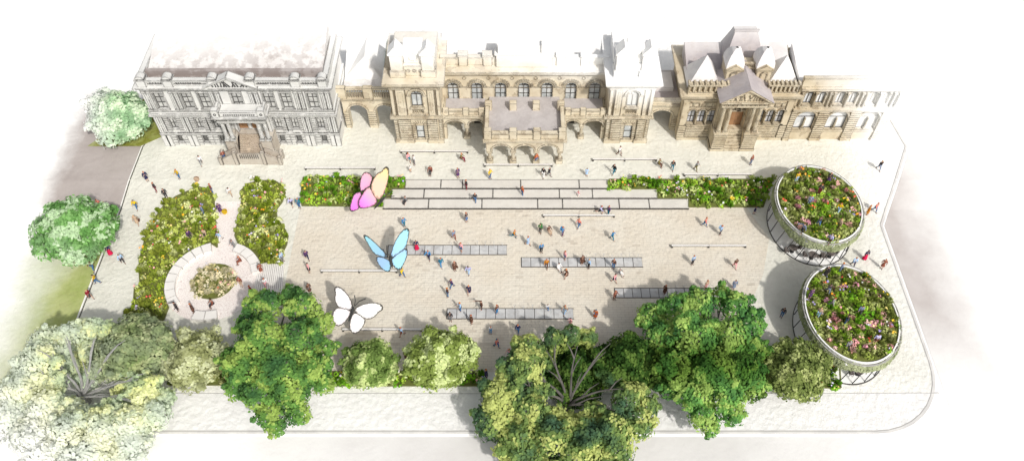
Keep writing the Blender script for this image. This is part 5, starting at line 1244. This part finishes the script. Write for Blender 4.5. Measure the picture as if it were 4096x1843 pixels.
def proto(pose):
    if pose in PM: return PM[pose]
    ll, rl, la, ra, lean = POSES[pose]
    pel = Vector((0,0,.93)); 
    legs = {}
    for s, (a, b) in ((1, ll), (-1, rl)):
        hip = pel+Vector((.095*s,0,-.03)); k, an = limb(hip, .43, a, .42, b); legs[s] = (hip, k, an)
    low = min(legs[1][2].z, legs[-1][2].z); dz = .075-low
    up = Vector((0,-math.sin(lean),math.cos(lean)))
    che = pel+up*.34; nk = pel+up*.53; hd = nk+up*.13+Vector((0,-.02,0))
    arms = {}
    for s, (a, b, o) in ((1, la), (-1, ra)):
        sh = pel+up*.48+Vector((.19*s,0,0)); e, w = limb(sh, .29, a, .25, b, o*s); arms[s] = (sh, e, w)
    D = Vector((0,0,dz)); J = lambda v: tuple(v+D)
    nodes = [(J(pel), .125), (J(che), .145), (J(nk-up*.03), .062), (J(nk+up*.05), .052)]; edges = [(0,1),(1,2),(2,3)]
    for s in (1,-1):
        h, k, an = legs[s]; i = len(nodes); toe = an+Vector((0.01*s,-.17,-.045))
        nodes += [(J(h), .098), (J(h.lerp(k,.5)), .078), (J(k), .056), (J(k.lerp(an,.4)), .054), (J(an), .038), (J(toe), .03)]; edges += [(0,i)]+[(i+q,i+q+1) for q in range(5)]
    for s in (1,-1):
        sh, e, w = arms[s]; i = len(nodes); hn = w+(w-e).normalized()*.08
        nodes += [(J(sh), .06), (J(sh.lerp(e,.5)), .048), (J(e), .039), (J(w), .026), (J(hn), (.042,.018))]; edges += [(1,i)]+[(i+q,i+q+1) for q in range(4)]
    body = skinmesh('person', nodes, edges)
    bm = bmesh.new(); bm.from_mesh(body)
    # head with face
    H = hd+D
    r = bmesh.ops.create_uvsphere(bm, u_segments=14, v_segments=10, radius=1)
    for v in r['verts']:
        c = v.co; x, y, z = c.x*.078, c.y*.098, c.z*.118
        if z < -.03: x *= .82; y *= .9
        if c.y < -.75 and abs(c.x) < .3 and -.35 < c.z < .1: y -= .028
        v.co = H+Vector((x, y, z))
    def blob(p, sx, sy, sz, mi):
        q = bmesh.ops.create_icosphere(bm, subdivisions=1, radius=1)
        for v in q['verts']: v.co = p+Vector((v.co.x*sx, v.co.y*sy, v.co.z*sz))
        for f in {f for v in q['verts'] for f in v.link_faces}: f.material_index = mi
    for s in (1,-1):
        blob(H+Vector((.03*s,-.09,.012)), .012,.008,.008, 1); blob(H+Vector((.078*s,.005,-.005)), .012,.02,.03, 0)
    blob(H+Vector((0,-.088,-.06)), .026,.008,.007, 1)
    # fingers
    for s in (1,-1):
        sh, e, w = arms[s]; d = (w-e).normalized(); sd = Vector((s,0,0)); sd = (sd-d*sd.dot(d)).normalized(); fw = d.cross(sd)*s
        for q, (off, ln) in enumerate(((-.03,.06),(-.01,.075),(.011,.07),(.03,.055),(None,.05))):
            b0 = w+D+d*.10+fw*(off or 0) if off is not None else w+D+d*.05-fw*.035
            d1 = (d-sd*.35).normalized() if off is not None else (d-fw*.8).normalized(); d2 = (d-sd*1.0).normalized() if off is not None else (d-fw*.3-sd*.4).normalized()
            t = MB(); t.tube(b0, b0+d1*ln*.6, .009, .008, 5); t.tube(b0+d1*ln*.6, b0+d1*ln*.6+d2*ln*.5, .008, .006, 5)
            vv = [bm.verts.new(p) for p in t.v]
            for f in t.f: bm.faces.new([vv[i] for i in f])
    bm.to_mesh(body); bm.free()
    # clothes
    def shrink(lo): return lo
    tn = [(J(pel-up*.05), .142), (J(pel+up*.16), .14), (J(che), .168), (J(nk-up*.05), .085)]; te = [(0,1),(1,2),(2,3)]
    for s in (1,-1):
        sh, e, w = arms[s]; i = len(tn); tn += [(J(sh), .078), (J(sh.lerp(e,.5)), .064), (J(e), .056), (J(e.lerp(w,.9)), .042)]; te += [(2,i),(i,i+1),(i+1,i+2),(i+2,i+3)]
    top = skinmesh('top', tn, te)
    def legs_mesh(name, kend, infl):
        n = [(J(pel-up*.02), .135)]; e = []
        for s in (1,-1):
            h, k, an = legs[s]; i = len(n)
            pts = [(h,.112),(h.lerp(k,.5),.094),(k,.073)] + ([(k.lerp(an,.45),.068),(k.lerp(an,.92),.056)] if kend else [])
            n += [(J(p), q) for p, q in pts]; e += [(0,i)]+[(i+j,i+j+1) for j in range(len(pts)-1)]
        return skinmesh(name, n, e)
    trs = legs_mesh('trousers', True, 0); sho = legs_mesh('shorts', False, 0)
    sns = []
    for s in (1,-1):
        sn = MB(); sns.append(sn)
        h, k, an = legs[s]; a = an+D; sn.tube(a+Vector((0,.05,-.04)), a+Vector((0,-.08,-.04)), .045, .05, 8); sn.tube(a+Vector((0,-.08,-.04)), a+Vector((0,-.2,-.055)), .05, .025, 8)
    def lathe(name, prof):
        m = MB(); n = 14; cy = (legs[1][1].y+legs[-1][1].y)/2; spread = abs(legs[1][1].y-legs[-1][1].y)/2
        for (z0, r0, t0), (z1, r1, t1) in zip(prof, prof[1:]):
            V = []
            for z, r, t in ((z0,r0,t0),(z1,r1,t1)):
                for i in range(n):
                    a = 6.2832*i/n; rr = r*(1+.06*math.sin(3*a+z*5)); V.append(tuple(D+Vector((rr*math.cos(a), cy*t+rr*math.sin(a)*(.8+spread*1.2*t), z))))
            m.add(V, [(i, (i+1)%n, n+(i+1)%n, n+i) for i in range(n)])
        me = bpy.data.meshes.new(name); me.from_pydata([tuple(v) for v in m.v], [], [f[::-1] for f in m.f]); return me
    low = legs[1][2].z
    skirt = lathe('skirt', [(1.0,.13,0),(.9,.165,.1),(.7,.19,.4),(.50,.23,.8)])
    lskirt = lathe('long_skirt', [(1.0,.13,0),(.9,.17,.1),(.6,.21,.5),(.16,.29,.9)])
    coat = lathe('coat_skirt', [(1.05,.15,0),(.9,.18,.1),(.7,.2,.3),(.42,.23,.6)])
    smes = []
    for sn in sns: sme = bpy.data.meshes.new('shoe'); sme.from_pydata([tuple(v) for v in sn.v], [], sn.f); smes.append(sme)
    def hairmesh(name, long):
        bmh = bmesh.new(); bmesh.ops.create_uvsphere(bmh, u_segments=14, v_segments=9, radius=1)
        kill = [v for v in bmh.verts if v.co.z < (-.15 if not long else -.5) and v.co.y < .5 or (v.co.y < -.55 and v.co.z < .45) or v.co.z < -.75]
        bmesh.ops.delete(bmh, geom=kill, context='VERTS')
        for v in bmh.verts:
            c = v.co.copy(); z = c.z*.13
            if long and c.z < .2 and c.y > -.3: z -= (.2-c.z)*.2
            v.co = H+Vector((c.x*.092, c.y*.112+.012, z+.012))
        me = bpy.data.meshes.new(name); bmh.to_mesh(me); bmh.free(); return me
    hs_, hl_ = hairmesh('short_hair', False), hairmesh('long_hair', True)
    bp = MB(); cb = che+D+Vector((0,.21,.0)); bp.box(cb.x-.15, cb.x+.15, cb.y-.08, cb.y+.09, cb.z-.22, cb.z+.2); bp.box(cb.x-.11, cb.x+.11, cb.y+.09, cb.y+.14, cb.z-.18, cb.z+.02)
    for sx in (-.1,.1): bp.tube((cb.x+sx, cb.y-.07, cb.z+.18), (cb.x+sx*1.1, cb.y-.36, cb.z+.1), .02, .02, 5)
    bme = bpy.data.meshes.new('backpack'); bme.from_pydata([tuple(v) for v in bp.v], [], bp.f)
    w = arms[1][2]+D; bg_ = MB(); bg_.box(w.x-.06, w.x+.07, w.y-.16, w.y+.16, w.z-.42, w.z-.16); bg_.tube((w.x, w.y-.1, w.z-.17), (w.x, w.y, w.z-.04), .012, .012, 5); bg_.tube((w.x, w.y+.1, w.z-.17), (w.x, w.y, w.z-.04), .012, .012, 5)
    gme = bpy.data.meshes.new('handbag'); gme.from_pydata([tuple(v) for v in bg_.v], [], bg_.f)
    M_ = dict(body=body, top=top, trousers=trs, shorts=sho, skirt=skirt, long_skirt=lskirt, coat_skirt=coat, shoe=smes[0], shoe_b=smes[1], short_hair=hs_, long_hair=hl_, backpack=bme, handbag=gme)
    for k, me in M_.items():
        me.materials.clear(); me.materials.append(SKINM)
        if k == 'body': me.materials.append(HAIRD)
        me.polygons.foreach_set('use_smooth', [k not in ('backpack','handbag')]*len(me.polygons)); me.update()
    PM[pose] = M_; return M_
SKINM = mat('skin_light', (.62,.38,.29)); SKIN2 = mat('skin_brown', (.30,.16,.10)); HAIRD = mat('face_dark', (.10,.03,.03))
CL = {k: mat('cloth_'+k, v, rough=.9) for k, v in dict(black=(.02,.02,.022), navy=(.028,.03,.085), charcoal=(.055,.05,.055), grey=(.24,.24,.25), bluegrey=(.20,.25,.36), jeans=(.07,.165,.34), blue=(.06,.24,.50),
   lightblue=(.38,.56,.80), teal=(.03,.19,.28), purple=(.10,.05,.14), lilac=(.50,.50,.78), brown=(.13,.065,.045), redbrown=(.27,.09,.06), rust=(.48,.115,.035), orange=(.55,.22,.025), mustard=(.62,.40,.02),
   yellow=(.80,.55,.02), coral=(.78,.26,.20), red=(.58,.015,.075), darkred=(.26,.02,.035), maroon=(.20,.02,.05), pink=(.85,.42,.45), tan=(.52,.38,.27), green=(.06,.22,.07), white=(.78,.78,.78), olive=(.2,.17,.06)).items()}
HR = {k: mat('hair_'+k, v) for k, v in dict(dark=(.025,.02,.02), brown=(.10,.045,.025), red=(.42,.10,.02), blond=(.62,.42,.20), grey=(.45,.43,.42), orange=(.6,.18,.02), teal=(.03,.12,.2)).items()}
RB = 3.57
rdp = random.Random(77)
def person(c, u, v, pose, top, bottom, kind, hair, label, z=None, scale=.95, extra=None, long=False, rz=None, shoes='charcoal'):
    M_ = proto(pose); loc = CR(c, u, v, z)
    if pose == 'sit' : loc.z -= 0.0
    o = bpy.data.objects.new('person', M_['body']); COL.objects.link(o); o.location = loc
    o.rotation_euler.z = rdp.uniform(-1.2, 1.2) if rz is None else rz; o.scale = (scale,)*3
    tag(o, label, 'person', 'people in the square')
    def part(name, me, m):
        p = bpy.data.objects.new(name, me); COL.objects.link(p); p.parent = o
        p.material_slots[0].link = 'OBJECT'; p.material_slots[0].material = m
    part('coat' if kind == 'coat' else 'top', M_['top'], CL[top])
    if kind == 'coat': part('coat_skirt', M_['coat_skirt'], CL[top]); part('trousers', M_['trousers'], CL[bottom])
    elif kind == 'dress': part('skirt', M_['skirt'], CL[bottom])
    elif kind == 'longskirt': part('skirt', M_['long_skirt'], CL[bottom])
    elif kind == 'shorts': part('shorts', M_['shorts'], CL[bottom])
    else: part('trousers', M_['trousers'], CL[bottom])
    part('shoe', M_['shoe'], CL[shoes]); part('shoe', M_['shoe_b'], CL[shoes])
    part('hair', M_['long_hair' if long else 'short_hair'], HR[hair])
    if extra:
        part(extra[0], M_[extra[0]], CL[extra[1]])
    return o
T_, J_, S_, L_, C_ = 'trousers', 'trousers', 'shorts', 'longskirt', 'coat'
PEOPLE = [
 # left side
 (1,813,205,'stand','navy','navy','dress','red','woman in a dark navy dress, leftmost near the road edge'),
 (1,1025,190,'phone','mustard','jeans',T_,'red','person in a mustard hoodie and jeans in front of the white building'),
 (1,873,277,'stand','charcoal','maroon',T_,'red','red-haired person in dark top and maroon trousers on the left paving'),
 (1,940,318,'stand','charcoal','charcoal',T_,'brown','small child in dark clothes at the top edge of the large curved bed'),
 (1,1245,285,'stand','redbrown','jeans',T_,'red','person in a red-brown jacket at the top of the large curved bed by the path'),
 (1,745,390,'walk','yellow','jeans',T_,'dark','person in a yellow top and jeans left of the large curved bed'),
 (1,750,490,'walk','tan','tan','coat','blond','blond person in a tan coat carrying a brown bag',None,.95,('handbag','brown'),True),
 (1,507,390,'stand','coral','jeans',T_,'red','person in coral top and dark jeans at the lawn corner'),
 (1,553,405,'stand','orange','orange','coat','orange','person in a long orange-brown coat at the lawn corner'),
 (1,570,692,'stand','navy','red',L_,'brown','woman in a long red skirt and navy top at the left lawn edge',None,.95,None,True),
 (1,458,792,'walk','brown','jeans',T_,'brown','person in a brown top and jeans walking on the left lawn edge'),
 (1,652,748,'point','lightblue','charcoal',T_,'brown','person in light blue top with one arm held out left of the flower bed'),
 (1,484,882,'walkb','mustard','jeans',T_,'dark','striding person in mustard top near the front left lawn edge'),
 (1,440,982,'walk','darkred','charcoal','dress','blond','blond woman in dark red top and black skirt, frontmost on the left',None,.95,None,True),
 (1,1187,428,'stand','bluegrey','jeans',T_,'red','person in blue-grey top standing among the flowers of the large curved bed'),
 (1,1300,416,'stand','purple','purple','coat','dark','person in a dark purple coat at the top of the cobbled path'),
 (1,1203,582,'walkb','tan','charcoal',T_,'red','person in tan top striding through the large curved bed'),
 (1,1093,578,'sit','purple','charcoal',T_,'dark','person crouching in dark clothes deep in the large curved bed'),
 (1,1300,600,'walk','lightblue','white',T_,'brown','person in pale blue and white on the cobbled path'),
 (1,1392,655,'phone','grey','grey',T_,'brown','person in grey beside the upper right curved bench'),
 (1,1435,748,'sit','redbrown','redbrown',T_,'red','person in red-brown clothes sitting on the inner edge of the cobbled circle'),
 (1,1570,812,'stand','redbrown','redbrown','dress','brown','woman in red-brown dress at the end of the short curved bench',None,.95,None,True),
 (1,1437,902,'stand','redbrown','tan',T_,'red','person in reddish top and tan trousers right of the round bed'),
 (1,1508,955,'stand','darkred','purple',T_,'red','person in dark red top at the lower corner of the boardwalk'),
 (1,1015,1062,'arms','charcoal','charcoal',T_,'dark','person in black with raised arms at the lower left of the long curved bench'),
 (1,1120,1072,'stand','brown','brown',C_,'red','person in a long brown coat at the bottom of the cobbled circle'),
 (1,1253,1032,'sit','redbrown','charcoal',T_,'brown','person sitting low at the bottom of the cobbled circle below the round bed'),
 (1,1770,370,'run','lilac','charcoal',S_,'brown','runner in lilac top and dark shorts left of the rectangular flower bed'),
 (1,1820,382,'stand','teal','jeans',T_,'red','person in teal jacket at the corner of the rectangular flower bed'),
 (1,1872,722,'walk','purple','navy',T_,'brown','dark-clothed person upper of three along the left edge of the brick square'),
 (1,1886,807,'stand','pink','charcoal','dress','dark','woman in pink top and black skirt between two others on the left square edge'),
 (1,1890,942,'stand','brown','grey',C_,'brown','person in a brown-grey coat right of the boardwalk near the trees'),
 (1,1710,738,'stand','lightblue','grey',T_,'grey','pale figure in light blue at the tip of the wavy flower bed'),
 # upper terrace
 (2,1035,132,'walk','pink','teal',S_,'red','person in pink with black backpack and teal shorts left of the porch',None,.95,('backpack','black')),
 (2,1415,252,'stand','purple','purple','dress','red','woman in a purple dress above the terrace steps'),
 (2,1662,260,'phone','yellow','jeans',T_,'orange','person in a bright yellow top and jeans below the entrance porch'),
 (2,1480,342,'stand','charcoal','maroon',T_,'red','person in dark jacket and maroon trousers on the top terrace step'),
 (2,1548,442,'walk','charcoal','jeans',T_,'red','person in black top and jeans on the middle terrace steps'),
 (2,1912,392,'stand','rust','jeans',T_,'red','person in rust jacket in the middle of the terrace steps'),
 (3,280,140,'stand','rust','jeans',T_,'red','person in rust jacket standing beside an entrance porch column'),
 (3,668,238,'stand','lightblue','lightblue','dress','brown','small child in a light blue dress right of the entrance porch',None,.75),
 (3,878,224,'walk','black','teal',T_,'brown','person in black jacket and teal trousers below the right-hand bench',None,1.0),
 (3,1328,192,'point','black','teal',T_,'red','person in black and teal reaching out, right of the bench-end seated figure'),
 (4,387,152,'stand','redbrown','bluegrey',T_,'red','person in red-brown jacket alone in front of the gabled porch'),
 (4,1375,192,'walk','black','bluegrey',T_,'blond','person in black jacket at the far right edge of the paving'),
 (3,605,398,'walk','pink','white','dress','red','tiny child in pink and white on the terrace steps',None,.6),
 (3,772,532,'run','lilac','black',S_,'red','runner in lilac top and black shorts at the foot of the terrace steps'),
 (3,835,542,'stand','purple','teal',T_,'red','person in purple jacket and teal trousers at the foot of the steps'),
 # square
 (2,1000,632,'phone','blue','teal',T_,'red','red-haired person in blue jacket near the pink butterfly'),
 (2,1480,592,'stand','charcoal','jeans','dress','red','person in dark jacket and blue skirt below the steps'),
 (2,1384,727,'walk','bluegrey','redbrown',T_,'red','person in blue-grey top and orange-brown trousers above the left fountain strip'),
 (2,1845,718,'run','orange','teal',T_,'orange','orange-haired runner with dark teal trousers in the square'),
 (2,1097,807,'stand','navy','red',L_,'brown','woman in long red skirt on the left fountain strip',None,.95,None,True),
 (2,1440,824,'stand','pink','jeans',S_,'pink' if False else 'red','person in pink top and blue shorts on the left fountain strip'),
 (2,1190,882,'point','blue','navy',T_,'red','person in blue top pointing below the left fountain strip'),
 (2,1285,938,'walkb','teal','blue',T_,'red','person in teal jacket and blue trousers below the left fountain strip'),
 (2,1390,968,'stand','brown','brown',C_,'redb' if False else 'red','person in a brown coat with a bag below the left fountain strip',None,.95,('handbag','brown')),
 (2,1498,992,'run','lilac','lightblue',T_,'dark','leaping dark-haired person in lilac top in the middle of the square',None,.95,None,True),
 (2,987,1017,'walk','yellow','jeans',T_,'brown','person in yellow top beneath the blue butterfly'),
 (2,1368,1102,'walk','purple','jeans',T_,'red','person in purple jacket and jeans in the lower middle square'),
 (2,1500,1148,'walkb','navy','navy','dress','orange','orange-haired woman in a navy dress in the lower middle square',None,.95,None,True),
 (7,897,224,'stand','brown','blue',T_,'orange','person in brown top and blue trousers with an orange cap'),
 (3,310,680,'stand','green','charcoal',T_,'brown','person in green jacket with backpack in the upper square',None,.95,('backpack','green')),
 (3,483,702,'stand','blue','purple',T_,'red','person in blue jacket with blue backpack and purple trousers',None,.95,('backpack','blue')),
 (3,608,637,'walk','coral','jeans',T_,'red','person in coral-red top and jeans at the bench below the steps'),
 (3,865,732,'walkb','blue','teal',T_,'blond','person in bright blue jacket and teal trousers in the right of the square'),
 (3,215,772,'walk','lightblue','lightblue','dress','red','red-haired woman striding in a light blue dress',None,.95,None,True),
 (3,318,830,'stand','blue','black',T_,'blond','person in open blue jacket and black trousers above the central fountain strip'),
 (3,500,888,'stand','pink','jeans',S_,'red','person in pink top at the back edge of the central fountain strip'),
 (3,358,947,'walk','orange','brown',T_,'red','person in orange-brown jacket on the left of the central fountain strip'),
 (3,632,922,'stand','brown','brown',C_,'brown','person in brown coat with bag in the middle of the central fountain strip',None,.95,('handbag','brown')),
 (3,683,950,'stand','lightblue','charcoal',T_,'blond','person in light blue top on the central fountain strip'),
 (3,873,952,'stand','brown','jeans',T_,'red','person in brown jacket and jeans at the right of the central fountain strip'),
 (3,510,1022,'walk','brown','brown','dress','orange','orange-haired woman in a swinging dark brown dress',None,.95,None,True),
 (3,880,1060,'walk','pink','navy',S_,'dark','person in pink top and navy shorts below the central fountain strip'),
 (3,1577,627,'walk','coral','jeans',T_,'red','person in coral top at the right of the square below the long bed'),
 (3,1698,692,'stand','lightblue','charcoal',T_,'red','person in light blue jacket and charcoal trousers near the far pavilion shadow',None,.95,('backpack','lightblue')),
 (3,1483,922,'stand','lightblue','charcoal',T_,'red','person in light blue top below the right-hand bench on the square'),
 (3,1808,947,'walk','brown','pink',T_,'brown','person in brown jacket with pink legs at the right of the square'),
 (3,1268,1150,'stand','brown','brown',C_,'red','person in a brown coat on the right-hand fountain strip'),
 (3,1800,1110,'phone','bluegrey','bluegrey',C_,'brown','person in a grey-blue coat right of the right-hand fountain strip'),
 (3,1585,1112,'stand','tan','pink',T_,'red','pale figure in tan and pink behind the right-hand fountain strip'),
 (5,1000,94,'phone','redbrown','brown',T_,'red','person in red-brown at the left end of the right-hand fountain strip'),
 (7,980,320,'phone','lightblue','jeans',T_,'orange','orange-haired person in light blue top on the front fountain strip',None,.95,None,True),
 (7,595,482,'walk','lightblue','redbrown',S_,'red','person in light blue top and brown shorts at the bench below the white butterfly'),
 (5,125,160,'arms','brown','charcoal',T_,'brown','person in dark brown raising both arms behind the front fountain strip'),
 (5,227,187,'stand','brown','blue',T_,'red','person in brown jacket and blue trousers on the front fountain strip'),
 (5,60,252,'stand','brown','brown','dress','red','woman in short brown dress in front of the front fountain strip'),
 (5,365,312,'walk','navy','jeans',T_,'red','person in navy top and jeans at the upper left of the big spreading tree'),
 (5,187,302,'sit','white','blue',T_,'red','small child in white and blue crouching below the front fountain strip',None,.7),
 (5,225,407,'walk','coral','jeans',T_,'teal','person in coral top with teal cap carrying a red bag',None,.95,('handbag','red')),
 (5,310,472,'walk','pink','jeans',T_,'orange','orange-haired person in pink top left of the big spreading tree'),
 (5,873,217,'stand','rust','blue',C_,'teal','person in a rust coat with dark cap right of the front fountain strip'),
 (5,850,342,'stand','darkred','red',T_,'brown','person in dark red jacket and red trousers above the dark trees'),
 (5,710,258,'walk','pink','pink','dress','dark','small child in pink at the right end of the front fountain strip',None,.75),
 (5,675,187,'walk','tan','lightblue',T_,'red','person in tan top and light blue trousers on the front fountain strip'),
 (5,158,607,'stand','navy','purple',C_,'orange','orange-haired person in a navy coat at the front, left of the big spreading tree'),
 (5,1848,142,'point','lightblue','lightblue',T_,'blond','person in light blue at the edge of the near pavilion shadow'),
 (5,2100,207,'stand','charcoal','jeans',T_,'brown','person in charcoal jacket standing in the near pavilion shadow'),
 (5,560,165,'walk','white','jeans',T_,'brown','pale child in white and blue at the back of the front fountain strip',None,.7),
 (7,625,640,'stand','brown','brown',C_,'red','person in a long brown coat beside the small round green tree'),
 # right side
 (4,1287,537,'stand','orange','orange',C_,'orange','person in a long orange coat right of the far pavilion'),
 (4,1342,514,'walk','coral','jeans',T_,'red','person in coral top and jeans right of the far pavilion'),
 (4,1268,882,'stand','navy','red',L_,'dark','woman in long red skirt right of the pavilions',None,.95,None,True),
 (4,1175,934,'point','lightblue','navy',T_,'red','person in light blue top with one arm out right of the pavilions'),
 (4,1400,952,'stand','redbrown','redbrown','dress','red','person in red-brown dress at the right edge between the two pavilions'),
 (4,415,532,'arms','navy','navy',S_,'dark','small child in navy with arms spread by the far pavilion',None,.75),
 (6,310,575,'stand','coral','jeans',T_,'teal','person in coral top with teal cap behind the olive corner tree'),
 # on the pavilion roofs
 (4,737,287,'phone','mustard','lightblue',T_,'red','person in mustard at the back left of the far pavilion roof garden',RB),
 (4,985,292,'stand','charcoal','purple','dress','red','woman in charcoal dress at the back of the far pavilion roof garden',RB),
 (4,915,380,'stand','charcoal','maroon',T_,'red','person in charcoal and maroon on the far pavilion roof garden',RB),
 (4,835,466,'stand','bluegrey','bluegrey',T_,'red','person in blue-grey at the left of the far pavilion roof garden',RB),
 (4,1062,522,'walk','yellow','lightblue',T_,'orange','person in yellow top at the right of the far pavilion roof garden',RB),
 (4,905,627,'walk','charcoal','jeans',T_,'brown','person in charcoal and jeans in the middle of the far pavilion roof garden',RB),
 (4,780,680,'arms','bluegrey','charcoal',T_,'brown','person in blue-grey with raised arms on the far pavilion roof garden',RB),
 (4,1062,647,'stand','tan','olive',T_,'blond','person in tan at the lower right of the far pavilion roof garden',RB),
 (4,988,765,'stand','lilac','brown',T_,'grey','person in lilac at the front edge of the far pavilion roof garden',RB),
 (4,962,1012,'stand','charcoal','charcoal',C_,'brown','person in a dark coat at the back of the near pavilion roof garden',RB),
 (4,1075,982,'stand','bluegrey','jeans',T_,'orange','person in blue at the back rim of the near pavilion roof garden',RB),
 (6,590,248,'walk','charcoal','bluegrey',T_,'dark','person in charcoal top on the near pavilion roof garden, upper middle',RB),
 (6,487,276,'stand','purple','purple',C_,'dark','person in a purple coat at the left of the near pavilion roof garden',RB),
 (6,610,326,'walk','grey','grey',T_,'red','person in grey in the centre left of the near pavilion roof garden',RB),
 (6,533,387,'stand','tan','lightblue',T_,'blond','blond person in tan and light blue on the near pavilion roof garden',RB,.95,None,True),
 (6,693,427,'stand','charcoal','jeans',T_,'dark','person in charcoal and jeans with a bag on the near pavilion roof garden',RB,.95,('handbag','charcoal')),
 (6,772,372,'walk','bluegrey','charcoal',T_,'brown','person in blue-grey at the right of the near pavilion roof garden',RB),
 (6,700,574,'walk','grey','charcoal',T_,'grey','person in grey and charcoal at the front of the near pavilion roof garden',RB),
 (6,862,538,'stand','lilac','brown',S_,'brown','person in lilac top and brown shorts on the right of the near pavilion roof garden',RB),
 # loosely sketched figures in black and white
 (1,1172,98,'walkb','white','grey',T_,'dark','figure in white and grey left of the curved entrance stairs'),
 (1,1362,302,'run','white','tan',T_,'dark','figure in white bending forward at the top of the cobbled path'),
 (2,1078,152,'stand','white','grey',T_,'dark','figure in white and grey by the bench left of the porch'),
 (2,1048,208,'stand','white','tan','dress','dark','very small child in white below the bench left of the porch',None,.6),
 (2,1205,217,'sit','redbrown','charcoal',T_,'dark','figure in red-brown crouching between the bench and the steps'),
 (2,1015,449,'sit','grey','charcoal',T_,'brown','figure in grey sitting on the left end of the terrace steps'),
 (3,920,80,'walk','white','brown',T_,'dark','figure in white jacket and brown trousers right of the entrance porch'),
 (3,1222,163,'sit','olive','brown',T_,'brown','figure in olive sitting on the end of the bench right of the porch'),
 (3,1510,198,'walkb','grey','olive',T_,'dark','figure in grey walking left of the gabled porch'),
 (3,335,248,'walk','black','white',T_,'dark','left of the pair in black and white below the porch bench'),
 (3,378,243,'walk','black','grey',T_,'grey','right of the pair in black and grey below the porch bench'),
 (3,374,677,'sit','brown','tan',T_,'dark','figure in brown crouching beside the person in green'),
 (3,918,1005,'sit','grey','white',T_,'grey','grey figure crouching below the central fountain strip'),
 (3,450,962,'sit','white','white',T_,'dark','figure in white crouching at the front edge of the central fountain strip'),
 (2,1440,120,'sit','olive','maroon',T_,'orange','figure in olive crouching at the right end of the bench left of the porch'),
 (7,915,385,'stand','charcoal','grey',T_,'dark','figure in charcoal at the left end of the front fountain strip'),
 (1,1600,905,'walkb','white','pink',T_,'red','faint figure in white and pink on the slatted boardwalk'),
]
for r_ in PEOPLE:
    c, u, v, pose, top, bottom, kind, hair, label = r_[:9]; ex = list(r_[9:])
    z = ex[0] if len(ex) > 0 else None; sc = ex[1] if len(ex) > 1 else .95; xt = ex[2] if len(ex) > 2 else None; lg = ex[3] if len(ex) > 3 else False
    person(c, u, v, pose, top, bottom, kind, hair, label, z, sc, xt, lg)
# person on the entrance stairs
st = CR(1, 1326, 75); person(1, 1326, 70, 'stand', 'redbrown', 'jeans', T_, 'grey', 'person in red-brown jacket at the left foot of the entrance stairs')
for (c, u, v, lb, col) in ((1,1140,200,'small tan basket on the paving above the large curved bed','tan'), (1,1325,415,'mustard and white bag lying on the cobbled path','mustard')):
    p = CR(c, u, v); T = thing('bag', lb, 'bag', p); m = MB()
    m.cyl(p.x, p.y, p.z, p.z+.34, .26, .32, 12); m.build('basket', CL[col], T); m = MB(); m.arch(p.x, p.z+.34, .24, .28, p.y-.02, p.y+.02); m.build('handle', CL['brown'], T)
# ------------------------------------------------------------------ light, sky, camera
SUN_EL = R(45); sdir = Vector((-0.53, 0.85, 0)).normalized()
ld = Vector((sdir.x*math.cos(SUN_EL), sdir.y*math.cos(SUN_EL), -math.sin(SUN_EL)))
sl = bpy.data.lights.new('sun', 'SUN'); sl.energy = 2.8; sl.angle = R(2.0); sl.color = (1.0, 0.955, 0.89)
so = bpy.data.objects.new('sun', sl); COL.objects.link(so); so.rotation_euler = ld.to_track_quat('-Z', 'Y').to_euler(); so.location = (20, -20, 80)
w = bpy.data.worlds.new('World'); SC.world = w; w.use_nodes = True
nt = w.node_tree; bg = nt.nodes['Background']
sky = nt.nodes.new('ShaderNodeTexSky'); sky.sky_type = 'NISHITA'; sky.sun_disc = False
sky.sun_elevation = SUN_EL; sky.sun_rotation = math.atan2(0.53, -0.85)
sky.air_density = 1.0; sky.dust_density = 4.0; sky.ozone_density = 0.6
hs = nt.nodes.new('ShaderNodeHueSaturation'); hs.inputs['Saturation'].default_value = 0.25
nt.links.new(sky.outputs[0], hs.inputs['Color']); nt.links.new(hs.outputs[0], bg.inputs['Color']); bg.inputs['Strength'].default_value = 0.12
cd = bpy.data.cameras.new('camera'); cam = bpy.data.objects.new('camera', cd); COL.objects.link(cam)
cam.location = (0, 0, CAM_H); cam.rotation_euler = (math.pi/2 - PITCH, 0, 0)
cd.sensor_width = 36; cd.lens = FOC/4096*36; cd.clip_end = 3000; cd.clip_start = 0.5
SC.camera = cam
SC.view_settings.view_transform = 'Standard'; SC.view_settings.look = 'None'; SC.view_settings.exposure = 0
